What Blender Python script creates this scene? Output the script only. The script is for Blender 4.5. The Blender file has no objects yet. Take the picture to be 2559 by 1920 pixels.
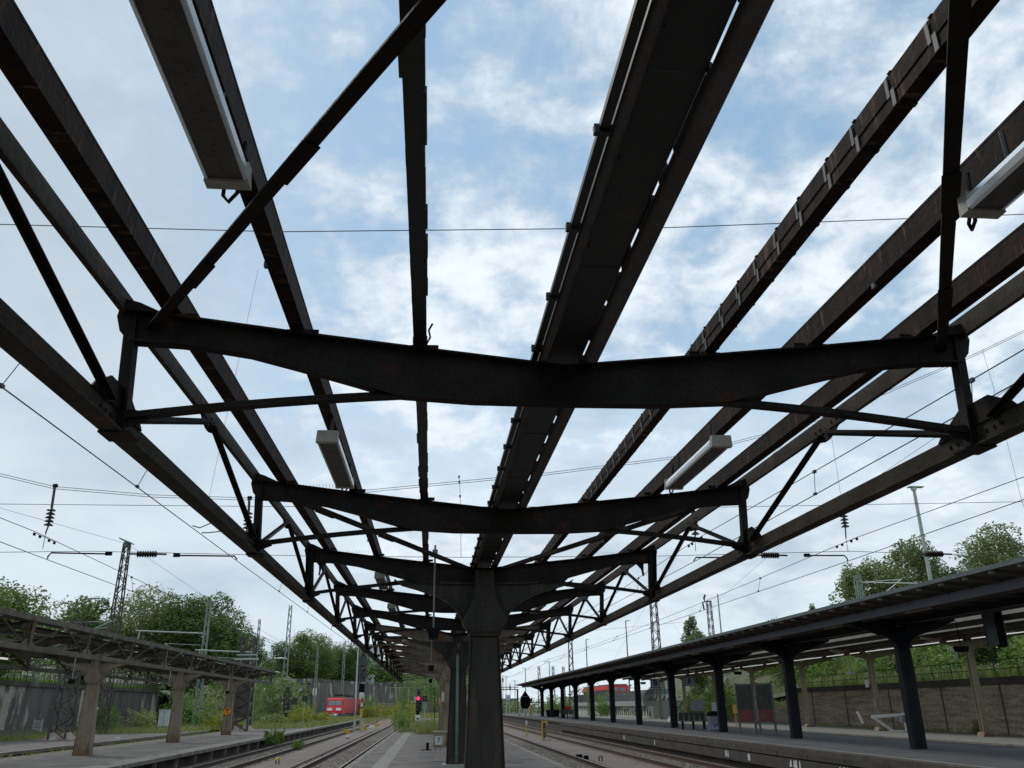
import bpy, math, random
from mathutils import Vector, Matrix
random.seed(7)
R = math.radians
scn = bpy.context.scene
col = scn.collection

# ------------------------------------------------------------------ camera
cam = bpy.data.cameras.new("camera"); camo = bpy.data.objects.new("camera", cam); col.objects.link(camo)
PITCH, YAW, ROLL = .36581, -.09610, -.01220
fw = Vector((-math.sin(YAW)*math.cos(PITCH), math.cos(YAW)*math.cos(PITCH), math.sin(PITCH)))
rt = Vector((math.cos(YAW), math.sin(YAW), 0)); up = rt.cross(fw)
r2 = rt*math.cos(ROLL)+up*math.sin(ROLL); u2 = -rt*math.sin(ROLL)+up*math.cos(ROLL)
m = Matrix((r2, u2, -fw)).transposed().to_4x4(); m.translation = Vector((-.8268, 0, 1.6))
camo.matrix_world = m
cam.sensor_width = 36; cam.lens = 29.505; cam.clip_start = .05; cam.clip_end = 3000
scn.camera = camo
scn.view_settings.view_transform = 'Standard'; scn.view_settings.look = 'None'
scn.view_settings.gamma = 1; scn.view_settings.exposure = 0.42
scn.cycles.max_bounces = 6; scn.cycles.diffuse_bounces = 3; scn.cycles.transparent_max_bounces = 12

# ------------------------------------------------------------------ world
SUN_EL, SUN_AZ = 48, -42      # azimuth clockwise from +Y
W = bpy.data.worlds.new("World"); scn.world = W; W.use_nodes = True
nt = W.node_tree; N = nt.nodes; L = nt.links; N.clear()
out = N.new('ShaderNodeOutputWorld'); bg = N.new('ShaderNodeBackground'); bg.inputs[1].default_value = .1
sky = N.new('ShaderNodeTexSky'); sky.sky_type = 'NISHITA'; sky.sun_disc = False
sky.sun_elevation = R(SUN_EL); sky.sun_rotation = R(SUN_AZ); sky.air_density = 1.0; sky.dust_density = .6; sky.ozone_density = 2.0
def nn(t, **k):
    n = N.new(t)
    for a, b in k.items(): setattr(n, a, b)
    return n
def math_(op, a, b=None, c=None, clamp=False):
    n = nn('ShaderNodeMath', operation=op, use_clamp=clamp)
    for i, v in enumerate((a, b, c)):
        if v is None: continue
        if isinstance(v, (int, float)): n.inputs[i].default_value = v
        else: L.new(v, n.inputs[i])
    return n.outputs[0]
tc = nn('ShaderNodeTexCoord'); sep = nn('ShaderNodeSeparateXYZ'); L.new(tc.outputs['Generated'], sep.inputs[0])
zc = math_('MAXIMUM', sep.outputs[2], .0)
zd = math_('ADD', zc, .38)
px = math_('DIVIDE', sep.outputs[0], zd); py = math_('DIVIDE', sep.outputs[1], zd)
cmb = nn('ShaderNodeCombineXYZ'); L.new(px, cmb.inputs[0]); L.new(py, cmb.inputs[1])
def noise(scale, detail, rough, off=(0, 0, 0), dist=0.0, src=None, stretch=(1, 1, 1)):
    mp = nn('ShaderNodeMapping'); mp.inputs['Location'].default_value = off; mp.inputs['Scale'].default_value = stretch
    L.new(src or cmb.outputs[0], mp.inputs[0])
    n = nn('ShaderNodeTexNoise'); n.inputs['Scale'].default_value = scale; n.inputs['Detail'].default_value = detail
    n.inputs['Roughness'].default_value = rough; n.inputs['Distortion'].default_value = dist
    L.new(mp.outputs[0], n.inputs[0]); return n.outputs[0]
def smooth(v, a, b):
    n = nn('ShaderNodeMapRange', interpolation_type='SMOOTHSTEP'); n.inputs[1].default_value = a; n.inputs[2].default_value = b
    L.new(v, n.inputs[0]); return n.outputs[0]
big = noise(1.5, 2, .45, (3.1, .7, 0)); mid = noise(7.5, 7, .58, (1.3, 4.4, 0), .25); fine = noise(22, 6, .6, (5, 2, 0), .2)
veil = noise(2.2, 4, .5, (8, 3, 0))
# more blue towards the right-of-centre part of the sky, thick grey cloud to the left
side = smooth(px, -.50, .02)
cov = math_('ADD', math_('MULTIPLY', big, .62), math_('MULTIPLY', mid, .78))
cov = math_('ADD', cov, math_('MULTIPLY', fine, .24))
mask = smooth(cov, .66, .96)
hz = smooth(sep.outputs[2], .52, .16)
mask = math_('MAXIMUM', mask, math_('MULTIPLY', hz, .93))
mask = math_('MAXIMUM', mask, math_('MULTIPLY', math_('SUBTRACT', 1.0, side), .95))
mask = math_('ADD', math_('MULTIPLY', mask, .86), .14)
bright = smooth(math_('ADD', math_('MULTIPLY', mid, .7), math_('ADD', math_('MULTIPLY', fine, .22), math_('MULTIPLY', big, .5))), .56, .90)
g1 = nn('ShaderNodeMixRGB'); g1.inputs[1].default_value = (3.85, 4.6, 5.25, 1); g1.inputs[2].default_value = (6.9, 7.45, 7.9, 1)
L.new(math_('MULTIPLY', bright, math_('ADD', math_('MULTIPLY', side, .86), .14)), g1.inputs[0])
g3 = nn('ShaderNodeMixRGB'); g3.inputs[2].default_value = (6.0, 6.8, 7.3, 1)
L.new(g1.outputs[0], g3.inputs[1]); L.new(math_('MULTIPLY', math_('MULTIPLY', hz, .75), smooth(veil, .3, .6)), g3.inputs[0])
sk = nn('ShaderNodeMixRGB'); sk.inputs[0].default_value = .6; sk.inputs[2].default_value = (2.5, 4.4, 6.2, 1)
L.new(sky.outputs[0], sk.inputs[1])
mx = nn('ShaderNodeMixRGB'); L.new(mask, mx.inputs[0]); L.new(sk.outputs[0], mx.inputs[1]); L.new(g3.outputs[0], mx.inputs[2])
# ground half of the sphere
gd = nn('ShaderNodeMixRGB'); gd.inputs[2].default_value = (1.2, 1.2, 1.0, 1); L.new(smooth(sep.outputs[2], -.01, -.03), gd.inputs[0]); L.new(mx.outputs[0], gd.inputs[1])
L.new(gd.outputs[0], bg.inputs[0]); L.new(bg.outputs[0], out.inputs[0])
sun = bpy.data.lights.new("sun", 'SUN'); sun.energy = 1.2; sun.angle = R(14); sun.color = (1, .95, .88)
suno = bpy.data.objects.new("sun", sun); col.objects.link(suno)
az = R(SUN_AZ); el = R(SUN_EL)
sd = Vector((math.sin(az)*math.cos(el), math.cos(az)*math.cos(el), math.sin(el)))
suno.rotation_euler = sd.to_track_quat('Z', 'Y').to_euler(); suno.location = (0, 0, 60)

# ------------------------------------------------------------------ materials
def mat(name, c1, c2=None, scale=3, rough=.7, metal=0, stretch=(1, 1, 1), contrast=(.35, .65), fine=.25, fscale=40, bump=0, bscale=30, c3=None, s3=1.2, t3=(.55, .7), emit=None, estr=0, spec=.5, rustbase=None):
    M = bpy.data.materials.new(name); M.use_nodes = True
    nt = M.node_tree; N = nt.nodes; L = nt.links; P = N['Principled BSDF']
    P.inputs['Roughness'].default_value = rough; P.inputs['Metallic'].default_value = metal
    P.inputs['Specular IOR Level'].default_value = spec
    g = N.new('ShaderNodeNewGeometry'); mp = N.new('ShaderNodeMapping'); mp.inputs['Scale'].default_value = stretch
    L.new(g.outputs['Position'], mp.inputs[0])
    def no(s, d=5, src=mp.outputs[0]):
        n = N.new('ShaderNodeTexNoise'); n.inputs['Scale'].default_value = s; n.inputs['Detail'].default_value = d; n.inputs['Roughness'].default_value = .6
        L.new(src, n.inputs[0]); return n.outputs[0]
    def ramp(v, a, b):
        n = N.new('ShaderNodeMapRange'); n.interpolation_type = 'SMOOTHSTEP'; n.inputs[1].default_value = a; n.inputs[2].default_value = b
        L.new(v, n.inputs[0]); return n.outputs[0]
    def mix(f, a, b, bt='MIX'):
        n = N.new('ShaderNodeMixRGB'); n.blend_type = bt
        for i, v in ((0, f), (1, a), (2, b)):
            if isinstance(v, (int, float)): n.inputs[i].default_value = v
            elif isinstance(v, tuple): n.inputs[i].default_value = v+(1,)
            else: L.new(v, n.inputs[i])
        return n.outputs[0]
    c = c1
    if c2: c = mix(ramp(no(scale), *contrast), c1, c2)
    if c3: c = mix(ramp(no(s3, 6), *t3), c, c3)
    if rustbase:
        rc, zt, zw = rustbase
        sp = N.new('ShaderNodeSeparateXYZ'); L.new(g.outputs['Position'], sp.inputs[0])
        a = N.new('ShaderNodeMath'); a.operation = 'ADD'; L.new(sp.outputs[2], a.inputs[0])
        b = N.new('ShaderNodeMath'); b.operation = 'MULTIPLY'; L.new(no(5, 6, g.outputs['Position']), b.inputs[0]); b.inputs[1].default_value = -1.4; L.new(b.outputs[0], a.inputs[1])
        c = mix(ramp(a.outputs[0], zt, zt-zw), c, rc)
    if fine:
        f = no(fscale, 3, g.outputs['Position'])
        fr = N.new('ShaderNodeMapRange'); fr.inputs[1].default_value = .25; fr.inputs[2].default_value = .75; fr.inputs[3].default_value = 1-fine; fr.inputs[4].default_value = 1+fine
        L.new(f, fr.inputs[0])
        c = mix(1.0, c, fr.outputs[0], 'MULTIPLY')
    if isinstance(c, tuple): P.inputs['Base Color'].default_value = c+(1,)
    else: L.new(c, P.inputs['Base Color'])
    if bump:
        bn = N.new('ShaderNodeBump'); bn.inputs['Strength'].default_value = bump; bn.inputs['Distance'].default_value = .02
        L.new(no(bscale, 4, g.outputs['Position']), bn.inputs['Height']); L.new(bn.outputs[0], P.inputs['Normal'])
    if emit: P.inputs['Emission Color'].default_value = emit+(1,); P.inputs['Emission Strength'].default_value = estr
    return M

M = {}
M['chord'] = mat('chord_paint', (.030, .025, .019), (.048, .041, .031), 2.2, .75, stretch=(1, 1, 1), c3=(.085, .042, .024), s3=2.5, t3=(.55, .72), bump=.35, bscale=18, fine=.35)
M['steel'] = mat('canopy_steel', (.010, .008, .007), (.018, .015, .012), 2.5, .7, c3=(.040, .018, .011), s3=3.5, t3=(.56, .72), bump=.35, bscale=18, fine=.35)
M['rusty'] = mat('rusty_purlin', (.010, .007, .0055), (.025, .0135, .009), 2.2, .8, stretch=(1, 5, .6), c3=(.10, .062, .042), s3=4.5, t3=(.57, .70), spec=.1, bump=.4, bscale=20, fine=.35)
for k_ in ('steel', 'rusty', 'chord'): M[k_].node_tree.nodes['Principled BSDF'].inputs['Specular IOR Level'].default_value = .12
M['steelfar'] = mat('lit_rusty_steel', (.10, .078, .056), (.15, .122, .09), 2.5, .8, c3=(.12, .052, .03), s3=1.5, t3=(.5, .7), spec=.15, fine=.35)  # canopy steel lightened as if lit from below, with rust patches
M['ldark'] = mat('left_canopy_dark_steel', (.034, .028, .020), (.058, .048, .035), 2.2, .8, c3=(.06, .028, .018), s3=1.5, t3=(.56, .7), fine=.4, fscale=18, spec=.15)
M['strap'] = mat('strap_metal', (.085, .085, .08), (.05, .047, .043), 8, .6)
M['gutter'] = mat('gutter_metal', (.005, .0045, .004), (.009, .008, .007), 4, .55, c3=(.05, .03, .02), s3=2, t3=(.6, .8))
M['pipe'] = mat('gutter_pipe', (.025, .021, .017), (.048, .040, .031), 3, .42, c3=(.04, .022, .015), s3=5, t3=(.5, .7), bump=.3)
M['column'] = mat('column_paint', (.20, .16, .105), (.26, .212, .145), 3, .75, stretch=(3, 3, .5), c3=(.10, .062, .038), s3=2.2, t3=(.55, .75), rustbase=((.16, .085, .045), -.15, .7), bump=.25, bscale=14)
M['column_dark'] = mat('column_paint_dark', (.016, .014, .010), (.027, .024, .017), 3, .75, stretch=(3, 3, .5), c3=(.06, .036, .022), s3=2.6, t3=(.5, .72), rustbase=((.07, .035, .02), -.2, .9), bump=.25, bscale=14)  # darker column paint for the nearer columns, with rust patches
M['ltruss'] = mat('left_canopy_steel', (.068, .058, .040), (.115, .102, .074), 2.2, .8, c3=(.09, .034, .022), s3=1.3, t3=(.58, .70), bump=.3, fine=.4, fscale=18)
M['lampbody'] = mat('lamp_housing', (.032, .032, .028), (.055, .054, .048), 9, .6, c3=(.05, .05, .045), s3=14, t3=(.5, .62))
M['lampcap'] = mat('lamp_end_cap', (.30, .29, .24), (.22, .215, .18), 8, .55, fine=.1)
M['lens'] = mat('lamp_lens', (.72, .78, .80), None, rough=.18, fine=0)
M['lens'].node_tree.nodes['Principled BSDF'].inputs['Transmission Weight'].default_value = .35
M['downpipe'] = mat('downpipe_paint', (.13, .20, .17), (.17, .23, .20), 6, .5, stretch=(1, 1, .3))
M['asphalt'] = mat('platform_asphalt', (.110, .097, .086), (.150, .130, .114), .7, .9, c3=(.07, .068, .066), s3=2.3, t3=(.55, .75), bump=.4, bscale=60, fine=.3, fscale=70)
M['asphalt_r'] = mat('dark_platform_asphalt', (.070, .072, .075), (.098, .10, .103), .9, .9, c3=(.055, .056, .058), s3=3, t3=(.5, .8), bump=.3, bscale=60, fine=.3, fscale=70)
M['strip'] = mat('paving_strip', (.17, .165, .14), (.22, .215, .185), 2, .9, fine=.25, fscale=25)
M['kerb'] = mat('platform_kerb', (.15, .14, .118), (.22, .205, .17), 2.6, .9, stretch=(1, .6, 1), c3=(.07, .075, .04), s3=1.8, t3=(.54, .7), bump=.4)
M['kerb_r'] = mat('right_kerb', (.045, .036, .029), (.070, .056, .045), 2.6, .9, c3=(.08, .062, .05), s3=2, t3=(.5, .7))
M['face'] = mat('platform_face', (.030, .025, .020), (.055, .046, .037), 1.4, .9, stretch=(1, .7, 2), c3=(.30, .30, .29), s3=2.3, t3=(.70, .76), bump=.6, bscale=9)
M['ballast'] = mat('ballast', (.15, .10, .080), (.215, .155, .128), .35, .95, c3=(.12, .082, .066), s3=1.2, t3=(.45, .65), bump=1.0, bscale=16, fine=.6, fscale=14)
M['ballast2'] = mat('light_ballast', (.22, .20, .15), (.36, .335, .27), 6, .95, c3=(.10, .09, .07), s3=9, t3=(.5, .6), bump=1.0, bscale=16, fine=.6, fscale=14)
M['path'] = mat('cinder_path', (.145, .115, .10), (.18, .145, .128), .8, .95, c3=(.10, .07, .06), s3=3, t3=(.5, .8), fine=.3, fscale=20, bump=.5)
M['soil'] = mat('ground_soil', (.10, .085, .055), (.07, .095, .035), .12, .95, c3=(.15, .13, .085), s3=.4, t3=(.55, .7), fine=.4, fscale=4)
M['rail'] = mat('rail_rust', (.055, .030, .020), (.08, .042, .028), 4, .8)
M['railtop'] = mat('rail_head', (.35, .33, .31), (.22, .17, .14), 3, .32, metal=.9)
M['sleeper'] = mat('sleeper_concrete', (.26, .235, .19), (.17, .14, .11), 3, .9)
M['wall_l'] = mat('sooty_wall', (.060, .058, .058), (.115, .108, .098), .8, .9, stretch=(1, 1, .35), c3=(.34, .32, .26), s3=.42, t3=(.53, .60), bump=.7, bscale=4, fine=.4, fscale=5)
M['stone'] = mat('stone_coping', (.05, .045, .038), (.085, .078, .06), 1, .9)
M['wall_far'] = mat('weathered_stone_wall', (.085, .078, .068), (.15, .14, .12), .3, .9, stretch=(1, 1, .3), c3=(.42, .41, .37), s3=.55, t3=(.57, .62), fine=.4, fscale=3)
M['fence'] = mat('fence_paint', (.03, .032, .03), None, rough=.6)
M['galv'] = mat('galvanised_steel', (.32, .38, .33), (.42, .46, .42), 2, .55, metal=.2)
M['mastgreen'] = mat('mast_green_paint', (.19, .26, .20), (.26, .31, .25), 2, .6)
M['mastdark'] = mat('mast_rusty', (.06, .052, .044), (.10, .088, .075), 2, .8, c3=(.07, .04, .03), s3=2, t3=(.5, .7))
M['wire'] = mat('wire_copper', (.030, .030, .032), None, rough=.6, fine=0)
M['insul'] = mat('insulator_glaze', (.020, .012, .012), None, rough=.25, fine=0)
M['navy'] = mat('navy_steel', (.006, .008, .013), (.010, .012, .018), 2, .5, fine=.15, spec=.22)
M['navyface'] = mat('navy_girder', (.115, .125, .165), (.14, .15, .19), 2, .5, fine=.12)
M['soffit'] = mat('dark_soffit', (.085, .074, .058), (.12, .105, .082), 1, .8)
M['raft'] = mat('rafter_end', (.30, .29, .27), None, rough=.7)
M['sheet'] = mat('roof_sheet_edge', (.055, .075, .075), (.075, .095, .092), 3, .6)
M['creamroof2'] = mat('pale_girder_tone', (.15, .145, .12), (.20, .19, .16), 1.5, .8)
M['cream'] = mat('cream_steel', (.30, .255, .18), (.38, .33, .24), 2, .7, stretch=(1, 1, .4), c3=(.20, .11, .06), s3=2, t3=(.58, .74), rustbase=((.22, .14, .085), -.3, .5))
M['creamroof'] = mat('cream_soffit', (.10, .085, .065), (.15, .13, .10), 1.5, .8)
M['redbrown'] = mat('red_brown_board', (.12, .045, .035), (.09, .035, .03), 4, .8)
M['brick'] = mat('retaining_brick', (.27, .205, .145), (.42, .335, .245), 1.0, .9, stretch=(1, .5, 6), c3=(.21, .15, .115), s3=.7, t3=(.52, .68), bump=.5, bscale=7, fine=.4, fscale=7)
M['joint'] = mat('wall_joint', (.10, .078, .06), None, rough=.9)
M['white'] = mat('white_paint', (.72, .73, .70), None, rough=.5, fine=.08)
M['offwhite'] = mat('offwhite_paint', (.60, .62, .60), (.50, .53, .52), 5, .6)
M['blockwhite'] = mat('white_concrete', (.50, .47, .40), (.36, .34, .28), 4, .8)
M['blockred'] = mat('red_concrete', (.46, .24, .17), (.44, .32, .25), 4, .8)
M['black'] = mat('black_enamel', (.006, .006, .007), None, rough=.7, fine=0, spec=.1)
M['greyboard'] = mat('grey_backboard', (.045, .052, .058), None, rough=.6, fine=.1)
M['yellow'] = mat('yellow_paint', (.62, .40, .035), (.52, .33, .04), 4, .6)
M['orange'] = mat('orange_sign', (.78, .30, .015), None, rough=.5, fine=0)
M['orangerim'] = mat('orange_sign_rim', (.55, .12, .02), None, rough=.5, fine=0)
M['red'] = mat('red_paint', (.50, .015, .012), None, rough=.4, fine=.05)
M['locored'] = mat('loco_red', (.78, .030, .035), (.68, .030, .035), 1, .4, fine=.05)
M['locoside'] = mat('loco_side_red', (.50, .035, .05), (.44, .035, .05), 1, .45, fine=.05)
M['locogrey'] = mat('loco_grey', (.10, .11, .12), None, rough=.6)
M['glass'] = mat('cab_glass', (.22, .30, .33), None, rough=.08, fine=0)
M['redlight'] = mat('red_signal_light', (.8, .01, .05), None, rough=.3, fine=0, emit=(1, .02, .12), estr=1.5)
M['dimred'] = mat('dim_red_lens', (.28, .01, .012), None, rough=.25, fine=0)
M['signblue'] = mat('sign_blue', (.035, .05, .14), None, rough=.5, fine=0)
M['signbright'] = mat('sign_light_blue', (.08, .22, .42), None, rough=.5, fine=0)
M['signgrey'] = mat('sign_grey', (.32, .33, .38), None, rough=.5, fine=0)
M['poster'] = mat('poster_dark', (.022, .026, .020), (.05, .05, .035), 3, .4)
M['posterred'] = mat('poster_red', (.19, .035, .032), (.15, .03, .03), 5, .4)
M['posterline'] = mat('poster_pale_lines', (.20, .12, .09), None, rough=.5)
M['concrete'] = mat('concrete', (.26, .27, .24), (.32, .33, .30), .6, .85)
M['shedwall'] = mat('shed_wall', (.36, .38, .32), (.42, .44, .38), .6, .85)
M['moss'] = mat('painted_dark_blotch', (.06, .075, .03), None, rough=.9)
M['bin'] = mat('bin_steel', (.20, .22, .24), (.25, .27, .29), 4, .5)
M['binpost'] = mat('bin_blue_print', (.05, .10, .28), (.35, .42, .50), 5, .5, contrast=(.45, .52))
M['benchdark'] = mat('bench_green', (.025, .040, .036), None, rough=.5)
M['grey'] = mat('grey_metal', (.13, .14, .14), (.16, .17, .17), 4, .5)
M['housewall'] = mat('house_wall', (.50, .46, .36), None, rough=.8)
M['houseroof'] = mat('house_roof', (.20, .09, .06), None, rough=.8)
M['window'] = mat('window_dark', (.05, .06, .08), None, rough=.2, fine=0)
M['tube'] = mat('fluorescent_tube', (.80, .80, .78), None, rough=.4, fine=0, emit=(1, 1, .95), estr=.35)
M['bark'] = mat('bark', (.07, .055, .04), (.10, .08, .06), 3, .9)

def leafmat(name, dark, light, dry=None):
    Mx = bpy.data.materials.new(name); Mx.use_nodes = True; nt = Mx.node_tree; N = nt.nodes; L = nt.links; P = N['Principled BSDF']
    g = N.new('ShaderNodeNewGeometry')
    n = N.new('ShaderNodeTexNoise'); n.inputs['Scale'].default_value = .55; n.inputs['Detail'].default_value = 4; L.new(g.outputs['Position'], n.inputs[0])
    a = N.new('ShaderNodeMath'); a.operation = 'MULTIPLY_ADD'; L.new(g.outputs['Random Per Island'], a.inputs[0]); a.inputs[1].default_value = .5; L.new(n.outputs[0], a.inputs[2])
    r = N.new('ShaderNodeMapRange'); r.inputs[1].default_value = .45; r.inputs[2].default_value = 1.05; L.new(a.outputs[0], r.inputs[0])
    mx = N.new('ShaderNodeMixRGB'); mx.inputs[1].default_value = dark+(1,); mx.inputs[2].default_value = light+(1,); L.new(r.outputs[0], mx.inputs[0])
    c = mx.outputs[0]
    if dry:
        m2 = N.new('ShaderNodeMixRGB'); m2.inputs[2].default_value = dry+(1,); L.new(c, m2.inputs[1])
        r2 = N.new('ShaderNodeMapRange'); r2.inputs[1].default_value = .72; r2.inputs[2].default_value = .8; L.new(g.outputs['Random Per Island'], r2.inputs[0]); L.new(r2.outputs[0], m2.inputs[0]); c = m2.outputs[0]
    L.new(c, P.inputs['Base Color']); P.inputs['Roughness'].default_value = .6
    tr = N.new('ShaderNodeBsdfTranslucent'); L.new(c, tr.inputs[0]); ms = N.new('ShaderNodeMixShader'); ms.inputs[0].default_value = .35
    L.new(P.outputs[0], ms.inputs[1]); L.new(tr.outputs[0], ms.inputs[2]); L.new(ms.outputs[0], N['Material Output'].inputs[0])
    return Mx
M['leafdark'] = leafmat('leaves_dark', (.060, .115, .030), (.17, .25, .060))
M['leafmid'] = leafmat('leaves_mid', (.080, .14, .034), (.22, .30, .075))
M['leafpale'] = leafmat('leaves_pale', (.12, .17, .060), (.30, .35, .14))
M['bushgreen'] = leafmat('bush_leaves', (.075, .16, .026), (.24, .36, .06))
M['goldenrod'] = leafmat('goldenrod_flowers', (.16, .22, .03), (.46, .42, .04))
M['weed'] = leafmat('weed_blades', (.15, .22, .05), (.34, .38, .12), (.38, .31, .17))

def speckle(Mx, colr, s_, lo, hi):
    nt = Mx.node_tree; N = nt.nodes; L = nt.links; P = N['Principled BSDF']; src = P.inputs['Base Color'].links[0].from_socket
    g = N.new('ShaderNodeNewGeometry'); n = N.new('ShaderNodeTexNoise'); n.inputs['Scale'].default_value = s_; n.inputs['Detail'].default_value = 3; L.new(g.outputs['Position'], n.inputs[0])
    r = N.new('ShaderNodeMapRange'); r.inputs[1].default_value = lo; r.inputs[2].default_value = hi; L.new(n.outputs[0], r.inputs[0])
    m_ = N.new('ShaderNodeMixRGB'); m_.inputs[2].default_value = colr+(1,); L.new(r.outputs[0], m_.inputs[0]); L.new(src, m_.inputs[1]); L.new(m_.outputs[0], P.inputs['Base Color'])
speckle(M['asphalt'], (.055, .05, .045), 1.1, .60, .66); speckle(M['asphalt'], (.24, .23, .21), 5.5, .72, .76); speckle(M['asphalt_r'], (.15, .15, .145), 4.5, .71, .75)
ORD = ['first', 'second', 'third', 'fourth', 'fifth', 'sixth', 'seventh', 'eighth', 'ninth', 'tenth', 'eleventh', 'twelfth', 'thirteenth', 'fourteenth', 'fifteenth', 'sixteenth']
# ------------------------------------------------------------------ geometry helpers
class MB:
    def __init__(s): s.v = []; s.f = []; s.mi = []; s.k = 0
    def add(s, vs, fs):
        o = len(s.v); s.v += [tuple(v) for v in vs]; s.f += [tuple(i+o for i in f) for f in fs]; s.mi += [s.k]*len(fs); return s
    def box(s, x0, x1, y0, y1, z0, z1):
        return s.add([(x, y, z) for z in (z0, z1) for y in (y0, y1) for x in (x0, x1)],
                     [(0, 2, 3, 1), (4, 5, 7, 6), (0, 1, 5, 4), (2, 6, 7, 3), (0, 4, 6, 2), (1, 3, 7, 5)])
    def bar(s, a, b, w, h, upv=(0, 0, 1), ext=0):
        a = Vector(a); b = Vector(b); d = (b-a).normalized(); a = a-d*ext; b = b+d*ext
        u = Vector(upv); x = d.cross(u)
        if x.length < 1e-4: x = d.cross(Vector((0, 1, 0)))
        x.normalize(); u = x.cross(d).normalized()
        vs = []
        for p in (a, b):
            for i, j in ((-1, -1), (1, -1), (1, 1), (-1, 1)): vs.append(p+x*(i*w/2)+u*(j*h/2))
        return s.add(vs, [(0, 1, 2, 3), (7, 6, 5, 4), (0, 4, 5, 1), (1, 5, 6, 2), (2, 6, 7, 3), (3, 7, 4, 0)])
    def tube(s, pts, r, n=8, r2=None):
        pts = [Vector(p) for p in pts]; rings = []
        for i, p in enumerate(pts):
            d = (pts[min(i+1, len(pts)-1)]-pts[max(i-1, 0)]).normalized()
            x = d.cross(Vector((0, 0, 1)))
            if x.length < .05: x = d.cross(Vector((0, 1, 0)))
            x.normalize(); u = x.cross(d)
            rr = r if r2 is None else r+(r2-r)*i/(len(pts)-1)
            rings.append([p+x*math.cos(2*math.pi*k/n)*rr+u*math.sin(2*math.pi*k/n)*rr for k in range(n)])
        vs = [v for q in rings for v in q]; fs = []
        for i in range(len(pts)-1):
            for k in range(n):
                a = i*n+k; b = i*n+(k+1) % n; fs.append((a, b, b+n, a+n))
        fs.append(tuple(range(n))[::-1]); fs.append(tuple((len(pts)-1)*n+k for k in range(n)))
        return s.add(vs, fs)
    def lathe(s, prof, c, n=14):   # prof: (r, z) ; vertical axis
        vs = []; fs = []
        for r, z in prof:
            vs += [(c[0]+r*math.cos(2*math.pi*k/n), c[1]+r*math.sin(2*math.pi*k/n), c[2]+z) for k in range(n)]
        for i in range(len(prof)-1):
            for k in range(n):
                a = i*n+k; b = i*n+(k+1) % n; fs.append((a, b, b+n, a+n))
        fs.append(tuple(range(n))[::-1]); fs.append(tuple((len(prof)-1)*n+k for k in range(n)))
        return s.add(vs, fs)
    def plate(s, poly, y0, y1):    # polygon in (x, z) extruded along y
        n = len(poly); vs = [(p[0], y0, p[1]) for p in poly]+[(p[0], y1, p[1]) for p in poly]
        return s.add(vs, [tuple(range(n)), tuple(range(2*n-1, n-1, -1))]+[(i, n+i, n+(i+1) % n, (i+1) % n) for i in range(n)])
    def platex(s, poly, x0, x1):   # polygon in (y, z) extruded along x
        n = len(poly); vs = [(x0, p[0], p[1]) for p in poly]+[(x1, p[0], p[1]) for p in poly]
        return s.add(vs, [tuple(range(n))[::-1], tuple(range(n, 2*n))]+[(i, (i+1) % n, n+(i+1) % n, n+i) for i in range(n)])
    def strip(s, prof, w, y, t=.012):  # flange following (x,z) path, width w along y
        for a, b in zip(prof, prof[1:]): s.bar((a[0], y, a[1]), (b[0], y, b[1]), w, t, ext=.002)
        return s
    def build(s, name, mats, parent=None, smooth=False):
        me = bpy.data.meshes.new(name)
        org = Vector((0, 0, 0)); q = parent
        while q: org += q.location; q = q.parent
        me.from_pydata([tuple(Vector(v)-org) for v in s.v], [], s.f); me.update()
        for mm in (mats if isinstance(mats, (list, tuple)) else [mats]): me.materials.append(mm)
        if any(s.mi): me.polygons.foreach_set('material_index', s.mi)
        if smooth: me.polygons.foreach_set('use_smooth', [True]*len(me.polygons))
        o = bpy.data.objects.new(name, me); col.objects.link(o)
        if parent: o.parent = parent
        return o
def tag(o, label=None, cat=None, group=None, kind=None):
    if label: o['label'] = label
    if cat: o['category'] = cat
    if group: o['group'] = group
    if kind: o['kind'] = kind
    return o
def thing(name, loc, label, cat, group=None):
    o = bpy.data.objects.new(name, None); col.objects.link(o); o.location = loc; o.empty_display_size = .2
    return tag(o, label, cat, group)
def copy_tree(o, loc, label=None, cat=None, rz=None):
    def rec(q, par):
        c = q.copy(); col.objects.link(c); c.parent = par
        for ch in [x for x in q.children]: rec(ch, c)
        return c
    c = rec(o, None); c.location = loc
    if rz is not None: c.rotation_euler.z = rz
    if label: c['label'] = label
    return c
def rotate_thing(o, rz): o.rotation_euler.z = rz

def text(s, size, loc, mt, parent, rx=90, rz=0, ext=.004, name='lettering', sx=1):
    cu = bpy.data.curves.new(name, 'FONT'); cu.body = s; cu.size = size; cu.extrude = ext; cu.offset = size*.022; cu.align_x = 'CENTER'; cu.align_y = 'CENTER'
    cu.materials.append(mt)
    tmp = bpy.data.objects.new('tmp', cu); col.objects.link(tmp); bpy.context.view_layer.update()
    me = bpy.data.meshes.new_from_object(tmp.evaluated_get(bpy.context.evaluated_depsgraph_get())); bpy.data.objects.remove(tmp)
    o = bpy.data.objects.new(name, me); col.objects.link(o)
    org = Vector((0, 0, 0)); q = parent
    while q: org += q.location; q = q.parent
    o.parent = parent; o.location = Vector(loc)-org; o.rotation_euler = (R(rx), 0, R(rz)); o.scale = (sx, 1, 1)
    return o

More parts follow.
